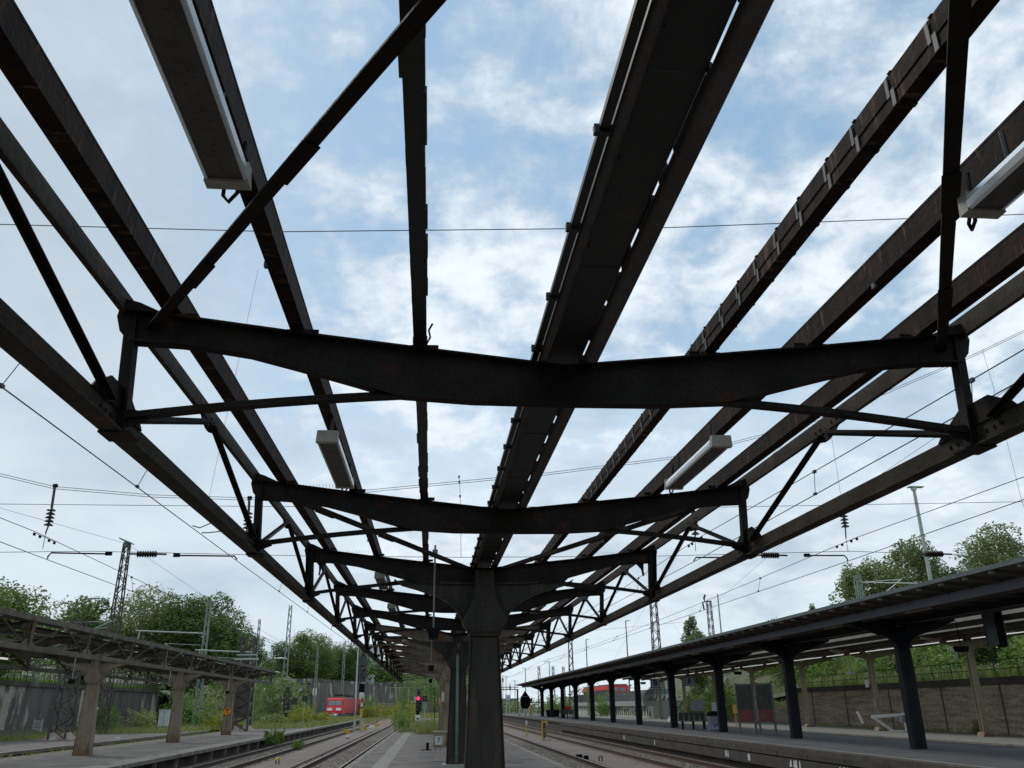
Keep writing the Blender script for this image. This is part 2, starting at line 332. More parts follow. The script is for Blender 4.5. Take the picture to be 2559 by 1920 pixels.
# ------------------------------------------------------------------ ground, platforms, tracks
def ground_sheet():
    b = MB(); xs = [-900, -300, -120, -60, -30.3, 28.6, 60, 120, 300, 900]; ys = [-60, 60, 140, 220, 400, 800, 1500]
    def h(x, y):
        if -30.3 <= x <= 28.6: return -.75
        if x < -30.3: return -.75
        return -.75
    vs = [(x, y, h(x, y)) for y in ys for x in xs]; n = len(xs)
    b.add(vs, [(j*n+i, j*n+i+1, (j+1)*n+i+1, (j+1)*n+i) for j in range(len(ys)-1) for i in range(n-1)])
    return tag(b.build('ground', M['soil']), kind='structure')
ground_sheet()
tag(MB().box(-21.5, 22.5, -30, 260, -.745, -.66).build('track_bed', M['ballast']), kind='structure')
tag(MB().box(6.0, 7.55, -30, 150, -.659, -.60).build('path', M['path']), kind='structure')
tag(MB().box(-7.9, -6.25, -30, 100, -.659, -.60).build('path', M['path']), kind='structure')

def platform(name, x0, x1, y0, y1, z, top, kerbw=(.42, .42), face='face', kerb='kerb', over=0):
    b = MB()
    o = tag(MB().box(x0+.06, x1-.06, y0, y1, -.74, z-.10).build(name, M[face]), kind='structure')
    k = .0
    MB().box(x0+.05+kerbw[0], x1-.05-kerbw[1], y0, y1, z-.10, z).build('paving', M[top], o)
    kb = MB(); rnd = random.Random(3)
    y = y0
    while y < y1-.2:
        y2 = min(y+1.0, y1)
        if y < 70:
            if kerbw[0]: kb.box(x0-.04, x0+.05+kerbw[0]-.006, y+.006, y2-.006, z-.13, z+.004+rnd.uniform(-.004, .004))
            if kerbw[1]: kb.box(x1-.05-kerbw[1]+.006, x1+.04+over, y+.006, y2-.006, z-.13, z+.004+rnd.uniform(-.004, .004))
            y = y2
        else:
            if kerbw[0]: kb.box(x0-.04, x0+.05+kerbw[0]-.006, y+.006, y1, z-.13, z+.004)
            if kerbw[1]: kb.box(x1-.05-kerbw[1]+.006, x1+.04+over, y+.006, y1, z-.13, z+.004)
            break
    kb.build('kerbs', M[kerb], o)
    return o
own = platform('platform', -3.15, 2.95, -25, 95, 0, 'asphalt', kerbw=(.12, .12))
MB().box(-2.42, -1.96, -25, 72, -.05, .004).build('paving_strip', M['strip'], own)
rnd = random.Random(12); pb = MB()
for i in range(9):
    y = 18+i*4.3+rnd.uniform(-1, 1); x = rnd.uniform(-1.6, -.6) if i % 2 else rnd.uniform(.5, 1.7); pb.box(x, x+rnd.uniform(.4, 1.1), y, y+rnd.uniform(.5, 2.2), 0, .004)
pb.build('asphalt_patches', M['asphalt_r'], own)
pb = MB()
for i in range(7): y = 22+i*3.1; pb.box(-1.95, -1.95+rnd.uniform(.3, .6), y, y+.10, 0, .0045)
pb.build('pale_joints', M['strip'], own)
lp = platform('platform', -17.2, -11.06, -25, 142, -.08, 'asphalt', kerbw=(.25, .62), over=.22)
# stub supports under the overhanging left platform edge
b = MB()
for i in range(55): b.box(-10.98, -10.86, -20+i*2.9, -19.90+i*2.9, -.60, -.20)
b.build('edge_brackets', M['kerb'], lp)
platform('platform', -26.2, -19.6, -25, 80, -.10, 'asphalt', kerbw=(.3, .3))
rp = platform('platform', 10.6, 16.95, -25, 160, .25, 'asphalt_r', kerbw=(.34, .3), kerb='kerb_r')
tag(MB().box(10.93, 11.06, -25, 160, .22, .262).build('edge_line', M['strip'], rp))
# stepped courses in the right platform's face
b = MB()
b.box(10.50, 10.62, -25, 78, -.02, .115).box(10.52, 10.61, -25, 78, -.40, -.06)
b.build('edge_courses', M['face'], rp)
b = MB()
for i in range(26): b.box(10.475, 10.5, 17+i*2.4, 17.03+i*2.4, -.02, .114)
b.build('course_joints', M['joint'], rp)
b = MB(); rnd = random.Random(21)
for y, n in ((20.6, 9), (23.6, 5), (27.2, 4), (31.5, 2), (45, 1), (52, 2), (33.8, 2)):
    for i in range(n):
        yy = y+i*.22+rnd.uniform(-.05, .05); z0 = rnd.uniform(-.36, -.28); b.platex([(yy, z0), (yy+rnd.uniform(.08, .2), z0-.01), (yy+rnd.uniform(.06, .18), -.08-rnd.uniform(0, .06)), (yy+.01, -.08)], 10.512, 10.519)
b.build('whitewash_marks', M['offwhite'], rp)
platform('platform', 21.2, 27.6, -25, 150, 0, 'strip', kerbw=(.2, 0))

def track(pts, z=-.5, label=None, sleepers=True, bed='ballast2', gauge=1.435):
    """pts: centre line (x, y)"""
    root = bpy.data.objects.new('railway_track', None); col.objects.link(root); root.location = (pts[0][0], pts[0][1], z-.2); tag(root, kind='structure')
    P = [Vector((p[0], p[1], 0)) for p in pts]
    def off(i, d):
        t = (P[min(i+1, len(P)-1)]-P[max(i-1, 0)]).normalized(); return P[i]+Vector((t.y, -t.x, 0))*d
    for s in (-1, 1):
        b = MB(); b2 = MB()
        for i in range(len(P)-1):
            a = off(i, s*(gauge/2+.035)); c = off(i+1, s*(gauge/2+.035))
            b.bar((a.x, a.y, z-.085), (c.x, c.y, z-.085), .03, .10, ext=.003).bar((a.x, a.y, z-.022), (c.x, c.y, z-.022), .068, .034, ext=.003).bar((a.x, a.y, z-.145), (c.x, c.y, z-.145), .14, .02, ext=.003)
            b2.bar((a.x, a.y, z-.003), (c.x, c.y, z-.003), .052, .006, ext=.003)
        r = b.build('rail', M['rail'], root); b2.build('running_surface', M['railtop'], r)
    b = MB()
    for i in range(len(P)-1):
        a0, a1, c0, c1 = off(i, -1.2), off(i, 1.2), off(i+1, -1.2), off(i+1, 1.2)
        b.add([(a0.x, a0.y, z-.175), (a1.x, a1.y, z-.175), (c1.x, c1.y, z-.175), (c0.x, c0.y, z-.175)], [(0, 1, 2, 3)])
    b.build('ballast_bed', M[bed], root)
    if sleepers:
        b = MB(); rnd = random.Random(5)
        for i in range(len(P)-1):
            d = (P[i+1]-P[i]); n = int(d.length/.62); t = d.normalized(); nrm = Vector((t.y, -t.x, 0))
            for k in range(n):
                p = P[i]+t*(k*.62+rnd.uniform(-.02, .02))
                if p.y > 110: continue
                a = p-nrm*1.15; c = p+nrm*1.15
                b.bar((a.x, a.y, z-.20), (c.x, c.y, z-.20), .24, .10)
        if b.v: tag(b.build('sleepers', M['sleeper'], root), kind='stuff')
    return root
track([(-4.87, -25), (-4.87, 60), (-4.87, 110), (-5.2, 140), (-6.5, 175), (-8.5, 215), (-9, 260)])
track([(-9.22, -25), (-9.22, 60), (-9.22, 105), (-9.5, 130), (-10.4, 160), (-11.4, 190), (-11.4, 240)], bed='ballast2')
track([(4.82, -25), (4.82, 60), (4.82, 160)]); track([(8.91, -25), (8.91, 60), (8.91, 160), (9.5, 240)])
track([(19.0, -25), (19.0, 160)], sleepers=False)
track([(-18.4, -25), (-18.4, 100)], sleepers=False, bed='ballast')
track([(-18.1, 162), (-16.6, 190), (-14.2, 220), (-10.5, 255)], z=-.50, sleepers=False)
track([(-20.5, 150), (-14.0, 185), (-11.5, 215), (-8, 250)], z=-.35, sleepers=False)

def stones(area, n, seed, mt='ballast2', r0=.022, r1=.045):
    rnd = random.Random(seed); b = MB()
    for i in range(n):
        x, y, z = area(rnd); r = rnd.uniform(r0, r1); p = Vector((x, y, z+r*.4)); vs = [p+Vector((rnd.gauss(0, 1), rnd.gauss(0, 1), rnd.gauss(0, .7))).normalized()*r for _ in range(4)]
        b.add(vs, [(0, 1, 2), (0, 3, 1), (1, 3, 2), (2, 3, 0)])
    return tag(b.build('gravel', M[mt]), kind='stuff')
stones(lambda r: (r.uniform(3.05, 5.4), 20+34*r.random()**1.3, -.67), 9000, 31)
stones(lambda r: (r.uniform(8.25, 9.6), 28+30*r.random()**1.3, -.67), 5000, 32)
stones(lambda r: (r.uniform(9.8, 10.4), 22+35*r.random()**1.3, -.66), 2500, 33)
stones(lambda r: (r.uniform(-10.8, -8.6), 24+40*r.random()**1.2, -.66), 6000, 34)
stones(lambda r: (r.uniform(-8.4, -3.3), 20+45*r.random()**1.2, -.60 if False else -.655), 6000, 35, 'ballast')

# raised ground behind the walls
def bank(name, quads, mt='soil'):
    b = MB()
    for q in quads: b.add(q, [(0, 1, 2, 3)])
    return tag(b.build(name, M[mt]), kind='structure')
bank('embankment', [[(-30.2, -20, 3.5), (-30.2, 101, 3.4), (-60, 130, 5), (-60, -20, 5)], [(-60, -20, 5), (-60, 130, 5), (-300, 300, 12), (-300, -20, 12)],
                    [(-30.2, 101, 3.4), (-24, 104, -.7), (-36, 160, 1.5), (-60, 130, 5)], [(-36, 160, 1.5), (-24, 104, -.7), (-24, 158, -.6), (-30, 168, 1)],
                    [(-70, 118, 3), (-24.5, 108, -.6), (-23.0, 150, 4.6), (-70, 165, 7)],
                    [(-27.2, -20, -.2), (-27.2, 108, -.2), (-30.4, 108, .5), (-30.4, -20, .5)], [(-26.3, -20, -.68), (-26.3, 108, -.68), (-27.2, 108, -.2), (-27.2, -20, -.2)]])
bank('hill', [[(-60, 130, 5), (-36, 160, 6), (-80, 420, 22), (-400, 420, 25)], [(-45, 175, 5), (5, 300, 5), (60, 700, 34), (-200, 700, 34)]])
bank('embankment', [[(29.2, 72, 1.2), (29.2, 103, .3), (42, 125, 6.5), (42, 72, 6)], [(29.2, 103, .3), (31, 165, .2), (50, 190, 6.5), (42, 125, 6.5)]])
weedy = True
bank('embankment', [[(28.5, -20, 2.55), (60, -20, 4.2), (60, 160, 4.0), (30.2, 71.5, 2.45)], [(60, -20, 4.2), (300, -20, 12), (300, 300, 12), (60, 160, 4)],
                    [(30.2, 71.5, 2.45), (60, 160, 4.0), (32, 122, 1.2), (29.5, 100, .3)]])

# ------------------------------------------------------------------ the skeleton canopies
S = 4.2945; Y0 = 5.03
def lerp(a, b, t): return a+(b-a)*t
def interp(tab, x):
    x = abs(x)
    for (a, za), (b, zb) in zip(tab, tab[1:]):
        if x <= b: return lerp(za, zb, (x-a)/(b-a))
    return tab[-1][1]
TOP = [(0, 3.655), (.85, 3.745), (1.67, 3.836), (2.02, 3.875), (2.4, 3.915), (2.78, 3.975)]
BOT = [(0, 3.408), (.6, 3.413), (1.08, 3.441), (1.39, 3.53), (1.69, 3.612), (2.0, 3.693), (2.26, 3.733), (2.44, 3.751), (2.72, 3.765)]
def canopy(cx, zo, k0, k1, cols, sm, cm, label, purlin_mat, column_base, detail=True, y_start=None):
    yk = lambda k: Y0+k*S
    ya = yk(k0)-.9 if y_start is None else y_start; yb = yk(k1)+1.0
    root = thing('platform_canopy', (cx, yk(cols[0]), column_base), label, 'canopy', 'skeleton platform canopies')
    X = lambda x: cx+x
    # purlins
    for x, w, h in ((-2.50, .105, .15), (-1.72, .09, .15), (-.935, .072, .13), (.975, .078, .14), (1.72, .09, .15), (2.50, .105, .15)):
        b = MB(); zt = interp(TOP, x)+zo+.015
        b.box(X(x)-w/2, X(x)+w/2, ya, yb, zt, zt+.014)               # bottom flange
        sx = -1 if x < 0 else 1
        b.box(X(x)-.008-sx*(w/2-.010), X(x)+.008-sx*(w/2-.010), ya, yb, zt+.014, zt+h)
        b.box(X(x)-w/2, X(x)+w/2, ya, yb, zt+h, zt+h+.014)
        # cleats on each beam
        for k in range(k0, k1+1):
            y = yk(k); b.box(X(x)-.062, X(x)+.066, y-.055, y+.03, zt-.014, zt-.001)
            if k < 6: b.box(X(x)-sx*(w/2)-.02-(.06 if sx > 0 else 0), X(x)-sx*(w/2)+.02+(.06 if sx < 0 else 0), y+.02, y+.035, zt, zt+.035)
        p = b.build('purlin', purlin_mat, root)
        if detail and abs(x+.935) < .01:      # torn roofing left along the purlin
            q = MB(); rnd = random.Random(11); y = ya
            q.box(X(x)-w/2-.006, X(x)+w/2-.004, ya, yb, zt-.018, zt-.002)
            while y < 40:
                l = rnd.uniform(.08, .35); q.box(X(x)+w/2-.004, X(x)+w/2+rnd.uniform(.0, .014), y, y+l*.9, zt-.016, zt+.02)
                if rnd.random() < .4: q.box(X(x)-w/2-rnd.uniform(.006, .018), X(x)-w/2-.006, y, y+l*.7, zt-.017, zt+.012)
                y += l
            q.build('torn_roofing', M['gutter'], p)
            q = MB()
            for yy in (yk(0)-.10,):
                q.tube([(X(x)+.04, yy, zt-.01), (X(x)+.062, yy-.01, zt+.03), (X(x)+.052, yy-.03, zt+.07), (X(x)+.075, yy-.05, zt+.11)], .007, 5)
            q.build('wire_stub', M['gutter'], p)
        if detail and abs(x-.975) < .01:      # nailed straps
            rnd = random.Random(4)
            for i in range(90):
                q = MB()
                y = ya+.2+i*.30+rnd.uniform(-.03, .03)
                if y > 30: break
                ww = .012
                q.box(X(x)-w/2-.006, X(x)-w/2-.001, y-ww, y+ww, zt-.002, zt+.075).box(X(x)-w/2-.009, X(x)-w/2-.004, y+ww+.004, y+3*ww, zt+.05, zt+h)
                q.box(X(x)-w/2-.006, X(x)+w/2+.004, y-ww, y+ww, zt+h+.014, zt+h+.017).box(X(x)+w/2+.001, X(x)+w/2+.005, y-ww, y+ww, zt+.0, zt+h)
                q.build('strap', M['strap'], p)
            q = MB().box(X(x)-w/2-.004, X(x)-w/2+.004, ya, 34, zt+.062, zt+.07).box(X(x)-w/2, X(x)-w/2+.02, ya, 34, zt+.074, zt+h)
            q.build('batten', M['rusty'], p)
        if detail and abs(abs(x)-1.72) < .01:
            q = MB()
            for yy in (4.1, 8.6, 12.2, 17.1): q.box(X(x)-w/2-.004, X(x)-w/2+.012, yy, yy+.03, zt-.03, zt)
            q.build('clip', M['strap'], p)
    # gutter trough and the pipes beside it
    zt = TOP[0][1]+zo+.02
    if detail:
        g = MB(); y = ya
        i = 0
        while y < yb-.1:
            y2 = min(y+.72, yb); g.box(X(-.10), X(.115), y, y2-.004, zt+.055-(i % 2)*.004, zt+.063-(i % 2)*.004); y = y2; i += 1
        g.box(X(-.165), X(-.10), ya, yb, zt+.035, zt+.12).box(X(.115), X(.12), ya, yb, zt+.06, zt+.16)
        go = g.build('gutter', M['gutter'], root)
        MB().tube([(X(-.135), ya, zt+.028), (X(-.135), yb, zt+.028)], .027, 12).build('edge_roll', M['pipe'], go, True)
        MB().tube([(X(.178), ya, zt+.045), (X(.178), yb, zt+.045)], .050, 16).build('drain_pipe', M['pipe'], go, True)
        MB().box(X(-.215), X(-.175), ya, yb, zt+.025, zt+.055).build('clip_rail', M['gutter'], go)
        c = MB(); y = ya+.3
        while y < 45:
            c.box(X(-.235), X(-.165), y, y+.03, zt+.012, zt+.05).box(X(-.105), X(-.09), y+.2, y+.55, zt+.038, zt+.056)
            y += .72
        tag(c.build('clips', M['gutter'], go), kind='stuff')
        c = MB(); rnd = random.Random(2); y = ya
        while y < 45:      # hanging lap flashing on the pipe side
            l = rnd.uniform(.1, .5); c.box(X(.118), X(.128+rnd.uniform(0, .006)), y, y+l, zt+.03+rnd.uniform(0, .02), zt+.07); y += l+rnd.uniform(.05, .3)
        tag(c.build('lap_flashing', M['gutter'], go), kind='stuff')
    else:
        MB().box(X(-.2), X(.2), ya, yb, zt, zt+.12).build('gutter', sm, root)
    # cross beams
    for k in range(k0, k1+1):
        y = yk(k); main = k in cols
        b = MB(); xs = [-2.74, -2.44, -2.26, -2.0, -1.69, -1.39, -1.08, -.6, 0, .6, 1.08, 1.39, 1.69, 2.0, 2.26, 2.44, 2.74]
        for a, c in zip(xs, xs[1:]):
            b.plate([(X(a), interp(BOT, a)+zo), (X(c), interp(BOT, c)+zo), (X(c), interp(TOP, c)+zo), (X(a), interp(TOP, a)+zo)], y-.008, y+.008)
        b.strip([(X(x), interp(TOP, x)+zo-.006) for x in (-2.8, -1.75, -1, 0, 1, 1.75, 2.8)], .13, y)
        b.strip([(X(x), interp(BOT, x)+zo-.006) for x in xs], .10, y)
        bm_ = M['steelfar'] if detail and k > 4 else sm  # far beams paler: light from ground and sky put into their colour
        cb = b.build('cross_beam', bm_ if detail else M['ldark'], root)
        # lower tie: two flats arching out to the foot of the edge truss
        for s in (-1, 1):
            t = MB(); pts = []
            for i in range(9):
                u = i/8; pts.append((X(s*lerp(.95, 2.70, u)), lerp(3.437, 3.255, u)+zo+.018*math.sin(math.pi*u)))
            t.strip(pts, .07, y, .014)
            for a, c in zip(pts, pts[1:]): t.bar((a[0], y, a[1]+.022), (c[0], y, c[1]+.022), .014, .04, ext=.001)
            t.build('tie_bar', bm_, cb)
        if k == 1 or k == 2 and detail:
            q = MB(); rnd = random.Random(k)
            for sgn in ((-1, 1) if k == 2 else (-1,)):
                for i in range(16):      # bird spikes
                    xx = X(sgn*(2.2-i*.035)); q.tube([(xx, y-.03, interp(TOP, 2.2)+zo), (xx+rnd.uniform(-.01, .01), y-.04, interp(TOP, 2.2)+zo+.035)], .002, 4)
            tag(q.build('bird_spikes', M['gutter'], cb), kind='stuff')
    # edge trusses
    for s in (-1, 1):
        xe = X(s*2.76)
        b = MB()
        zb_ = 3.150+zo; ztp = 3.950+zo
        b.box(xe-.010, xe+.010, ya, yb, zb_, zb_+.155).box(*(sorted((xe-s*.075, xe-s*.010))), ya, yb, zb_, zb_+.014)
        b.box(*(sorted((xe+s*.010, xe+s*.05))), ya, yb, zb_, zb_+.014)
        xt = X(s*2.82)
        b.box(xt-.008, xt+.008, ya, yb, ztp, ztp+.155).box(*(sorted((xt-s*.03, xt-s*.008))), ya, yb, ztp, ztp+.012)
        et = b.build('edge_truss', M['chord'] if detail else sm, root)
        for k in range(k0, k1+1):
            y = yk(k); main = k in cols; w = .17 if main else .085
            p = MB()
            p.bar((xe-s*.03, y, zb_+.02), (xt-s*.05, y, ztp+.06), .012, .075 if not main else .10, upv=(1, 0, 0))
            p.bar((xe-s*.07, y, zb_+.02), (xt-s*.09, y, ztp+.03), w, .012, upv=(1, 0, 0))
            if main:
                p.bar((xe+s*.012, y, zb_+.02), (xt-s*.0, y, ztp+.06), w, .012, upv=(1, 0, 0))
                for dy in (-.05, .05): p.bar((xe-s*.084, y+dy, zb_+.02), (xt-s*.104, y+dy, ztp+.0), .03, .014, upv=(1, 0, 0))
                pts = [(X(s*2.60), 3.55+zo), (X(s*2.58), 3.66+zo), (X(s*2.50), 3.75+zo), (X(s*2.36), 3.775+zo)]
                p.strip(pts, .10, y); p.plate(pts+[(X(s*2.62), 3.83+zo)], y-.006, y+.006)
            p.build('post', sm, et)
            gm = MB()    # gussets: foot of post, and at the head of the diagonals mid-bay
            gm.platex([(y-.46, zb_+.15), (y+.40, zb_+.15), (y+.36, zb_+.18), (y+.10, zb_+.30), (y-.22, zb_+.30), (y-.42, zb_+.19)], xe-s*.018-.006, xe-s*.018+.006)
            gm.plate([(X(s*2.76), zb_+.015), (X(s*2.56), 3.245+zo), (X(s*2.58), 3.29+zo), (X(s*2.66), 3.31+zo), (X(s*2.76), 3.31+zo)], y-.016, y-.009)
            gm.box(*(sorted((xe-s*.13, xe+s*.055))), y-.10, y+.10, zb_-.014, zb_-.001)
            gm.plate([(X(s*2.83), ztp+.11), (X(s*2.85), ztp-.02), (X(s*2.82), ztp-.12), (X(s*2.74), 3.74+zo), (X(s*2.45), 3.75+zo), (X(s*2.5), 3.93+zo), (X(s*2.72), 4.03+zo)], y-.017, y-.010)
            if detail and k < 3:
                for dy in (-.28, -.2, -.12, .12, .2, .28):
                    for dz in (.03, .09): gm.box(*(sorted((xe-s*.010, xe-s*.020))), y+dy-.009, y+dy+.009, zb_+dz-.009, zb_+dz+.009)
            gm.build('gusset', sm, et)
        for k in range(k0, k1):
            ym = yk(k)+S*.5
            gm = MB()
            gm.platex([(ym-.30, ztp+.012), (ym+.30, ztp+.012), (ym+.16, ztp-.06), (ym+.05, ztp-.085), (ym-.05, ztp-.085), (ym-.16, ztp-.06)], xt-s*.016-.006, xt-s*.016+.006)
            if detail and k < 2:
                for dy in (-.22, -.12, .12, .22): gm.box(*(sorted((xt-s*.008, xt-s*.018))), ym+dy-.009, ym+dy+.009, ztp+.05, ztp+.068)
            gm.build('gusset', sm, et)
            for yy, e in ((yk(k)+.16, 1), (yk(k+1)-.22, -1)):
                d = MB()
                a = (xe-s*.030, yy, zb_+.15); c = (xt-s*.030, ym-e*.05, ztp-.02)
                d.bar(a, c, .055 if e > 0 else .06, .010, upv=(1, 0, 0)); d.bar((a[0]-s*.02, a[1], a[2]), (c[0]-s*.02, c[1], c[2]), .010, .045, upv=(1, 0, 0))
                d.build('diagonal', sm if detail else M['ldark'], et)
    # plan bracing from each column frame out to the neighbouring edges
    for kc in cols:
        for dk in (-1, 1):
            k = kc+dk
            if k < k0-1 or k > k1: continue
            for s in (-1, 1):
                if dk == -1 or (kc == cols[0] and kc < 0) or True:
                    a = Vector((X(s*2.64), yk(k), 3.85+zo)); c = Vector((X(s*.10), yk(kc), 3.575+zo))
                    if yk(k) < ya-6: continue
                    d = MB(); d.bar(a, c, .064, .012); d.bar(a+Vector((0, 0, .03)), c+Vector((0, 0, .03)), .012, .05)
                    for u in ((.17, .44) if detail else ()):
                        p0 = a.lerp(c, u); p1 = a.lerp(c, u+.07); d.bar(p0-Vector((0, 0, .012)), p1-Vector((0, 0, .012)), .078, .008)
                    d.build('plan_brace', sm, root)
    # columns
    for k in cols:
        y = yk(k)
        if y < 1 and detail: continue
        zf = column_base; cm0 = M['column_dark'] if detail else cm
        def ring(hw, hd, z, ch):
            return [(X(-hw), y-hd+ch, z), (X(-hw+ch), y-hd, z), (X(hw-ch), y-hd, z), (X(hw), y-hd+ch, z), (X(hw), y+hd-ch, z), (X(hw-ch), y+hd, z), (X(-hw+ch), y+hd, z), (X(-hw), y+hd-ch, z)]
        def loft(b, rings):
            n = 8; vs = [v for q in rings for v in q]; fs = [tuple(range(8))[::-1], tuple(len(vs)-8+i for i in range(8))]
            for i in range(len(rings)-1):
                for j in range(n): a_ = i*n+j; b_ = i*n+(j+1) % n; fs.append((a_, b_, b_+n, a_+n))
            b.add(vs, fs)
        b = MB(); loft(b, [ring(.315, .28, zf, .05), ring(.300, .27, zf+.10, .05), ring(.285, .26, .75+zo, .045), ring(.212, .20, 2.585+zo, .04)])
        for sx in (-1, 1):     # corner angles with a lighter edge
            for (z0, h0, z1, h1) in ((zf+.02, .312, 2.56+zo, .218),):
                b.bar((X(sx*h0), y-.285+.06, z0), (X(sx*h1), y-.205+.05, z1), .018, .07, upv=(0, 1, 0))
        cm = M['column'] if detail and k > 5 else cm0  # far columns take the lighter paint, their brighter light put into the colour
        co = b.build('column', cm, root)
        if detail:
            q = MB()
            for sx in (-1, 1):
                for i in range(26):
                    u = (i+.5)/26; z = lerp(.1, 2.5, u); hw = lerp(.300, .214, u)-.055; yy = y-lerp(.272, .201, u)
                    q.box(X(sx*hw)-.010, X(sx*hw)+.010, yy-.010, yy+.004, z-.010, z+.010)
            q.build('rivets', cm, co)
        b = MB(); loft(b, [ring(.235, .225, 2.60+zo, .04), ring(.235, .23, 2.64+zo, .04), ring(.265, .25, 2.69+zo, .03), ring(.31, .255, 2.75+zo, .03), ring(.335, .255, 2.79+zo, .02), ring(.345, .255, 2.825+zo, .02), ring(.335, .255, 2.86+zo, .02),
                           ring(.30, .25, 2.92+zo, .02), ring(.262, .245, 2.98+zo, .02), ring(.228, .245, 3.04+zo, .02), ring(.20, .24, 3.10+zo, .02), ring(.178, .24, 3.16+zo, .02), ring(.16, .235, 3.24+zo, .02), ring(.15, .23, 3.40+zo, .02), ring(.148, .22, 3.60+zo, .02)])
        # arch moulding over the shaft head
        pts = [(X(.245*math.cos(t)), 2.60+zo+.05*math.sin(t)+.03) for t in [math.pi*i/8 for i in range(9)]]
        for a_, c_ in zip(pts, pts[1:]): b.bar((a_[0], y-.235, a_[1]), (c_[0], y-.235, c_[1]), .03, .02)
        b.build('capital', cm, co)
        for s in (-1, 1):
            arc = [(.34, 2.84), (.38, 2.93), (.455, 3.03), (.56, 3.12), (.70, 3.20), (.87, 3.27), (1.05, 3.33), (1.30, 3.40), (1.42, 3.47)]
            P = [(X(s*a_), z+zo) for a_, z in arc]
            b = MB()
            inner = [(.31, 2.90), (.24, 3.02), (.185, 3.12), (.16, 3.22), (.15, 3.40)]
            for i, (a_, z) in enumerate(arc[:-1]):
                a2, z2 = arc[i+1]
                b.plate([(X(s*a_), z+zo), (X(s*a2), z2+zo), (X(s*a2), 3.45+zo), (X(s*a_), 3.43+zo)], y-.03, y+.03)
            b.plate([(X(s*.34), 2.84+zo), (X(s*.34), 3.43+zo), (X(s*.10), 3.43+zo), (X(s*.10), 2.84+zo)], y-.031, y+.031)
            b.strip(P, .24, y, .014)
            b.build('bracket', cm, co)
    return root

own_canopy = canopy(0, 0, -1, 13, [-1, 2, 5, 8, 11], M['steel'], M['column_dark'],
    'dark riveted steel skeleton of a roofless platform canopy overhead, on a central row of columns', M['rusty'], 0, y_start=.2)
left_canopy = canopy(-14.7, .02, 2, 13, [4, 7, 10, 13][:0] or [2+3-0], M['ltruss'], M['column'], 'x', M['ltruss'], -.08, False) if False else None
def with_grid(y0, fn):
    global Y0
    old = Y0; Y0 = y0; r = fn(); Y0 = old; return r
with_grid(38.5, lambda: canopy(-14.75, .03, -5, 6, [-3, 0, 3, 6], M['ltruss'], M['column'],
    'weathered grey brown canopy skeleton across the tracks on the left platform', M['ldark'], -.08, False))

# downpipe on the second visible column
y2 = Y0+5*S
b = MB(); b.tube([(-.02, y2-.31, .1), (-.02, y2-.29, 2.0), (-.02, y2-.285, 2.95), (.0, y2-.25, 3.35)], .045, 12)
for z in (.35, .95, 1.45, 1.95, 2.6): b.tube([(-.02, y2-.30, z), (-.02, y2-.30, z+.025)], .053, 12)
dp = b.build('downpipe', M['downpipe'], own_canopy, True)
MB().box(-.42, .38, y2-.42, y2+.36, 0, .055).build('column_footing', M['concrete'], own_canopy)

# ------------------------------------------------------------------ fluorescent lamps under the near canopy
def strip_lamp(x, y0, y1, label, s):
    zt = 3.86-.002 if abs(x) < 1.8 else 3.86
    zl, zh = 3.575, 3.665
    t = thing('strip_light', (x, (y0+y1)/2, zh), label, 'lamp', 'strip lights under the near canopy')
    w = .088
    b = MB().box(x-w*.80, x+w*.80, y0+.05, y1-.05, zl+.012, zl+.02).box(x-w*.72, x+w*.72, y0+.05, y1-.05, zl+.07, zh)
    rnd = random.Random(int(y0*10))
    for i in range(22):
        yy_ = y0+.1+rnd.random()*(y1-y0-.2); xx_ = x+rnd.uniform(-.03, .03); b.box(xx_-.006, xx_+.006, yy_-.006, yy_+.006, zl+.0105, zl+.0118)
    b.build('housing', M['lampbody'], t)
    for e in (y0, y1): MB().plate([(x-w, zl), (x+w, zl), (x+w*.92, zh+.006), (x-w*.92, zh+.006)], e-.06 if e == y1 else e, e if e == y1 else e+.06).build('end_cap', M['lampcap'], t)
    for sx in (-1, 1):
        pr = [(x+sx*w*.80, zl+.004), (x+sx*w*.98, zl+.012), (x+sx*w*1.0, zl+.045), (x+sx*w*.88, zl+.075), (x+sx*w*.74, zl+.075)]
        MB().plate(pr, y0+.061, y1-.061).build('lens', M['lens'], t)
    for yy in (y0+.25, y1-.25): MB().tube([(x, yy, zh), (x, yy, 3.85)], .012, 6).build('hanger', M['gutter'], t)
    MB().tube([(x-.02, y1+.0, zh-.02), (x-.03, y1+.03, zl-.01), (x-.01, y1+.045, zl-.03), (x+.02, y1+.05, zl+.02), (x+.03, y1+.04, 3.84)], .009, 6).build('cable', M['black'], t)
lam = [(-1.685, 1.42, 3.0, 'long strip light under the left purlin, largest and nearest, top left'),
       (-1.685, 6.50, 8.05, 'strip light hanging under the left purlin just before the second cross beam'),
       (1.53, 6.45, 7.95, 'bright sided strip light under the right purlin, before the second cross beam'),
       (1.53, 1.5, 2.98, 'strip light under the right purlin cut by the right edge of the photo'),
       (-1.685, 14.1, 15.6, 'small strip light on the left just beyond the first column frame'),
       (-1.685, 18.6, 20.0, 'small strip light with pale end cap on the left, second beyond the first column'),
       (1.53, 18.3, 19.8, 'small pale strip light on the right beyond the first column'),
       (-1.685, 29.0, 30.5, 'tiny strip light on the left deep under the canopy')]
for a in lam: strip_lamp(a[0], a[1], a[2], a[3], 1)

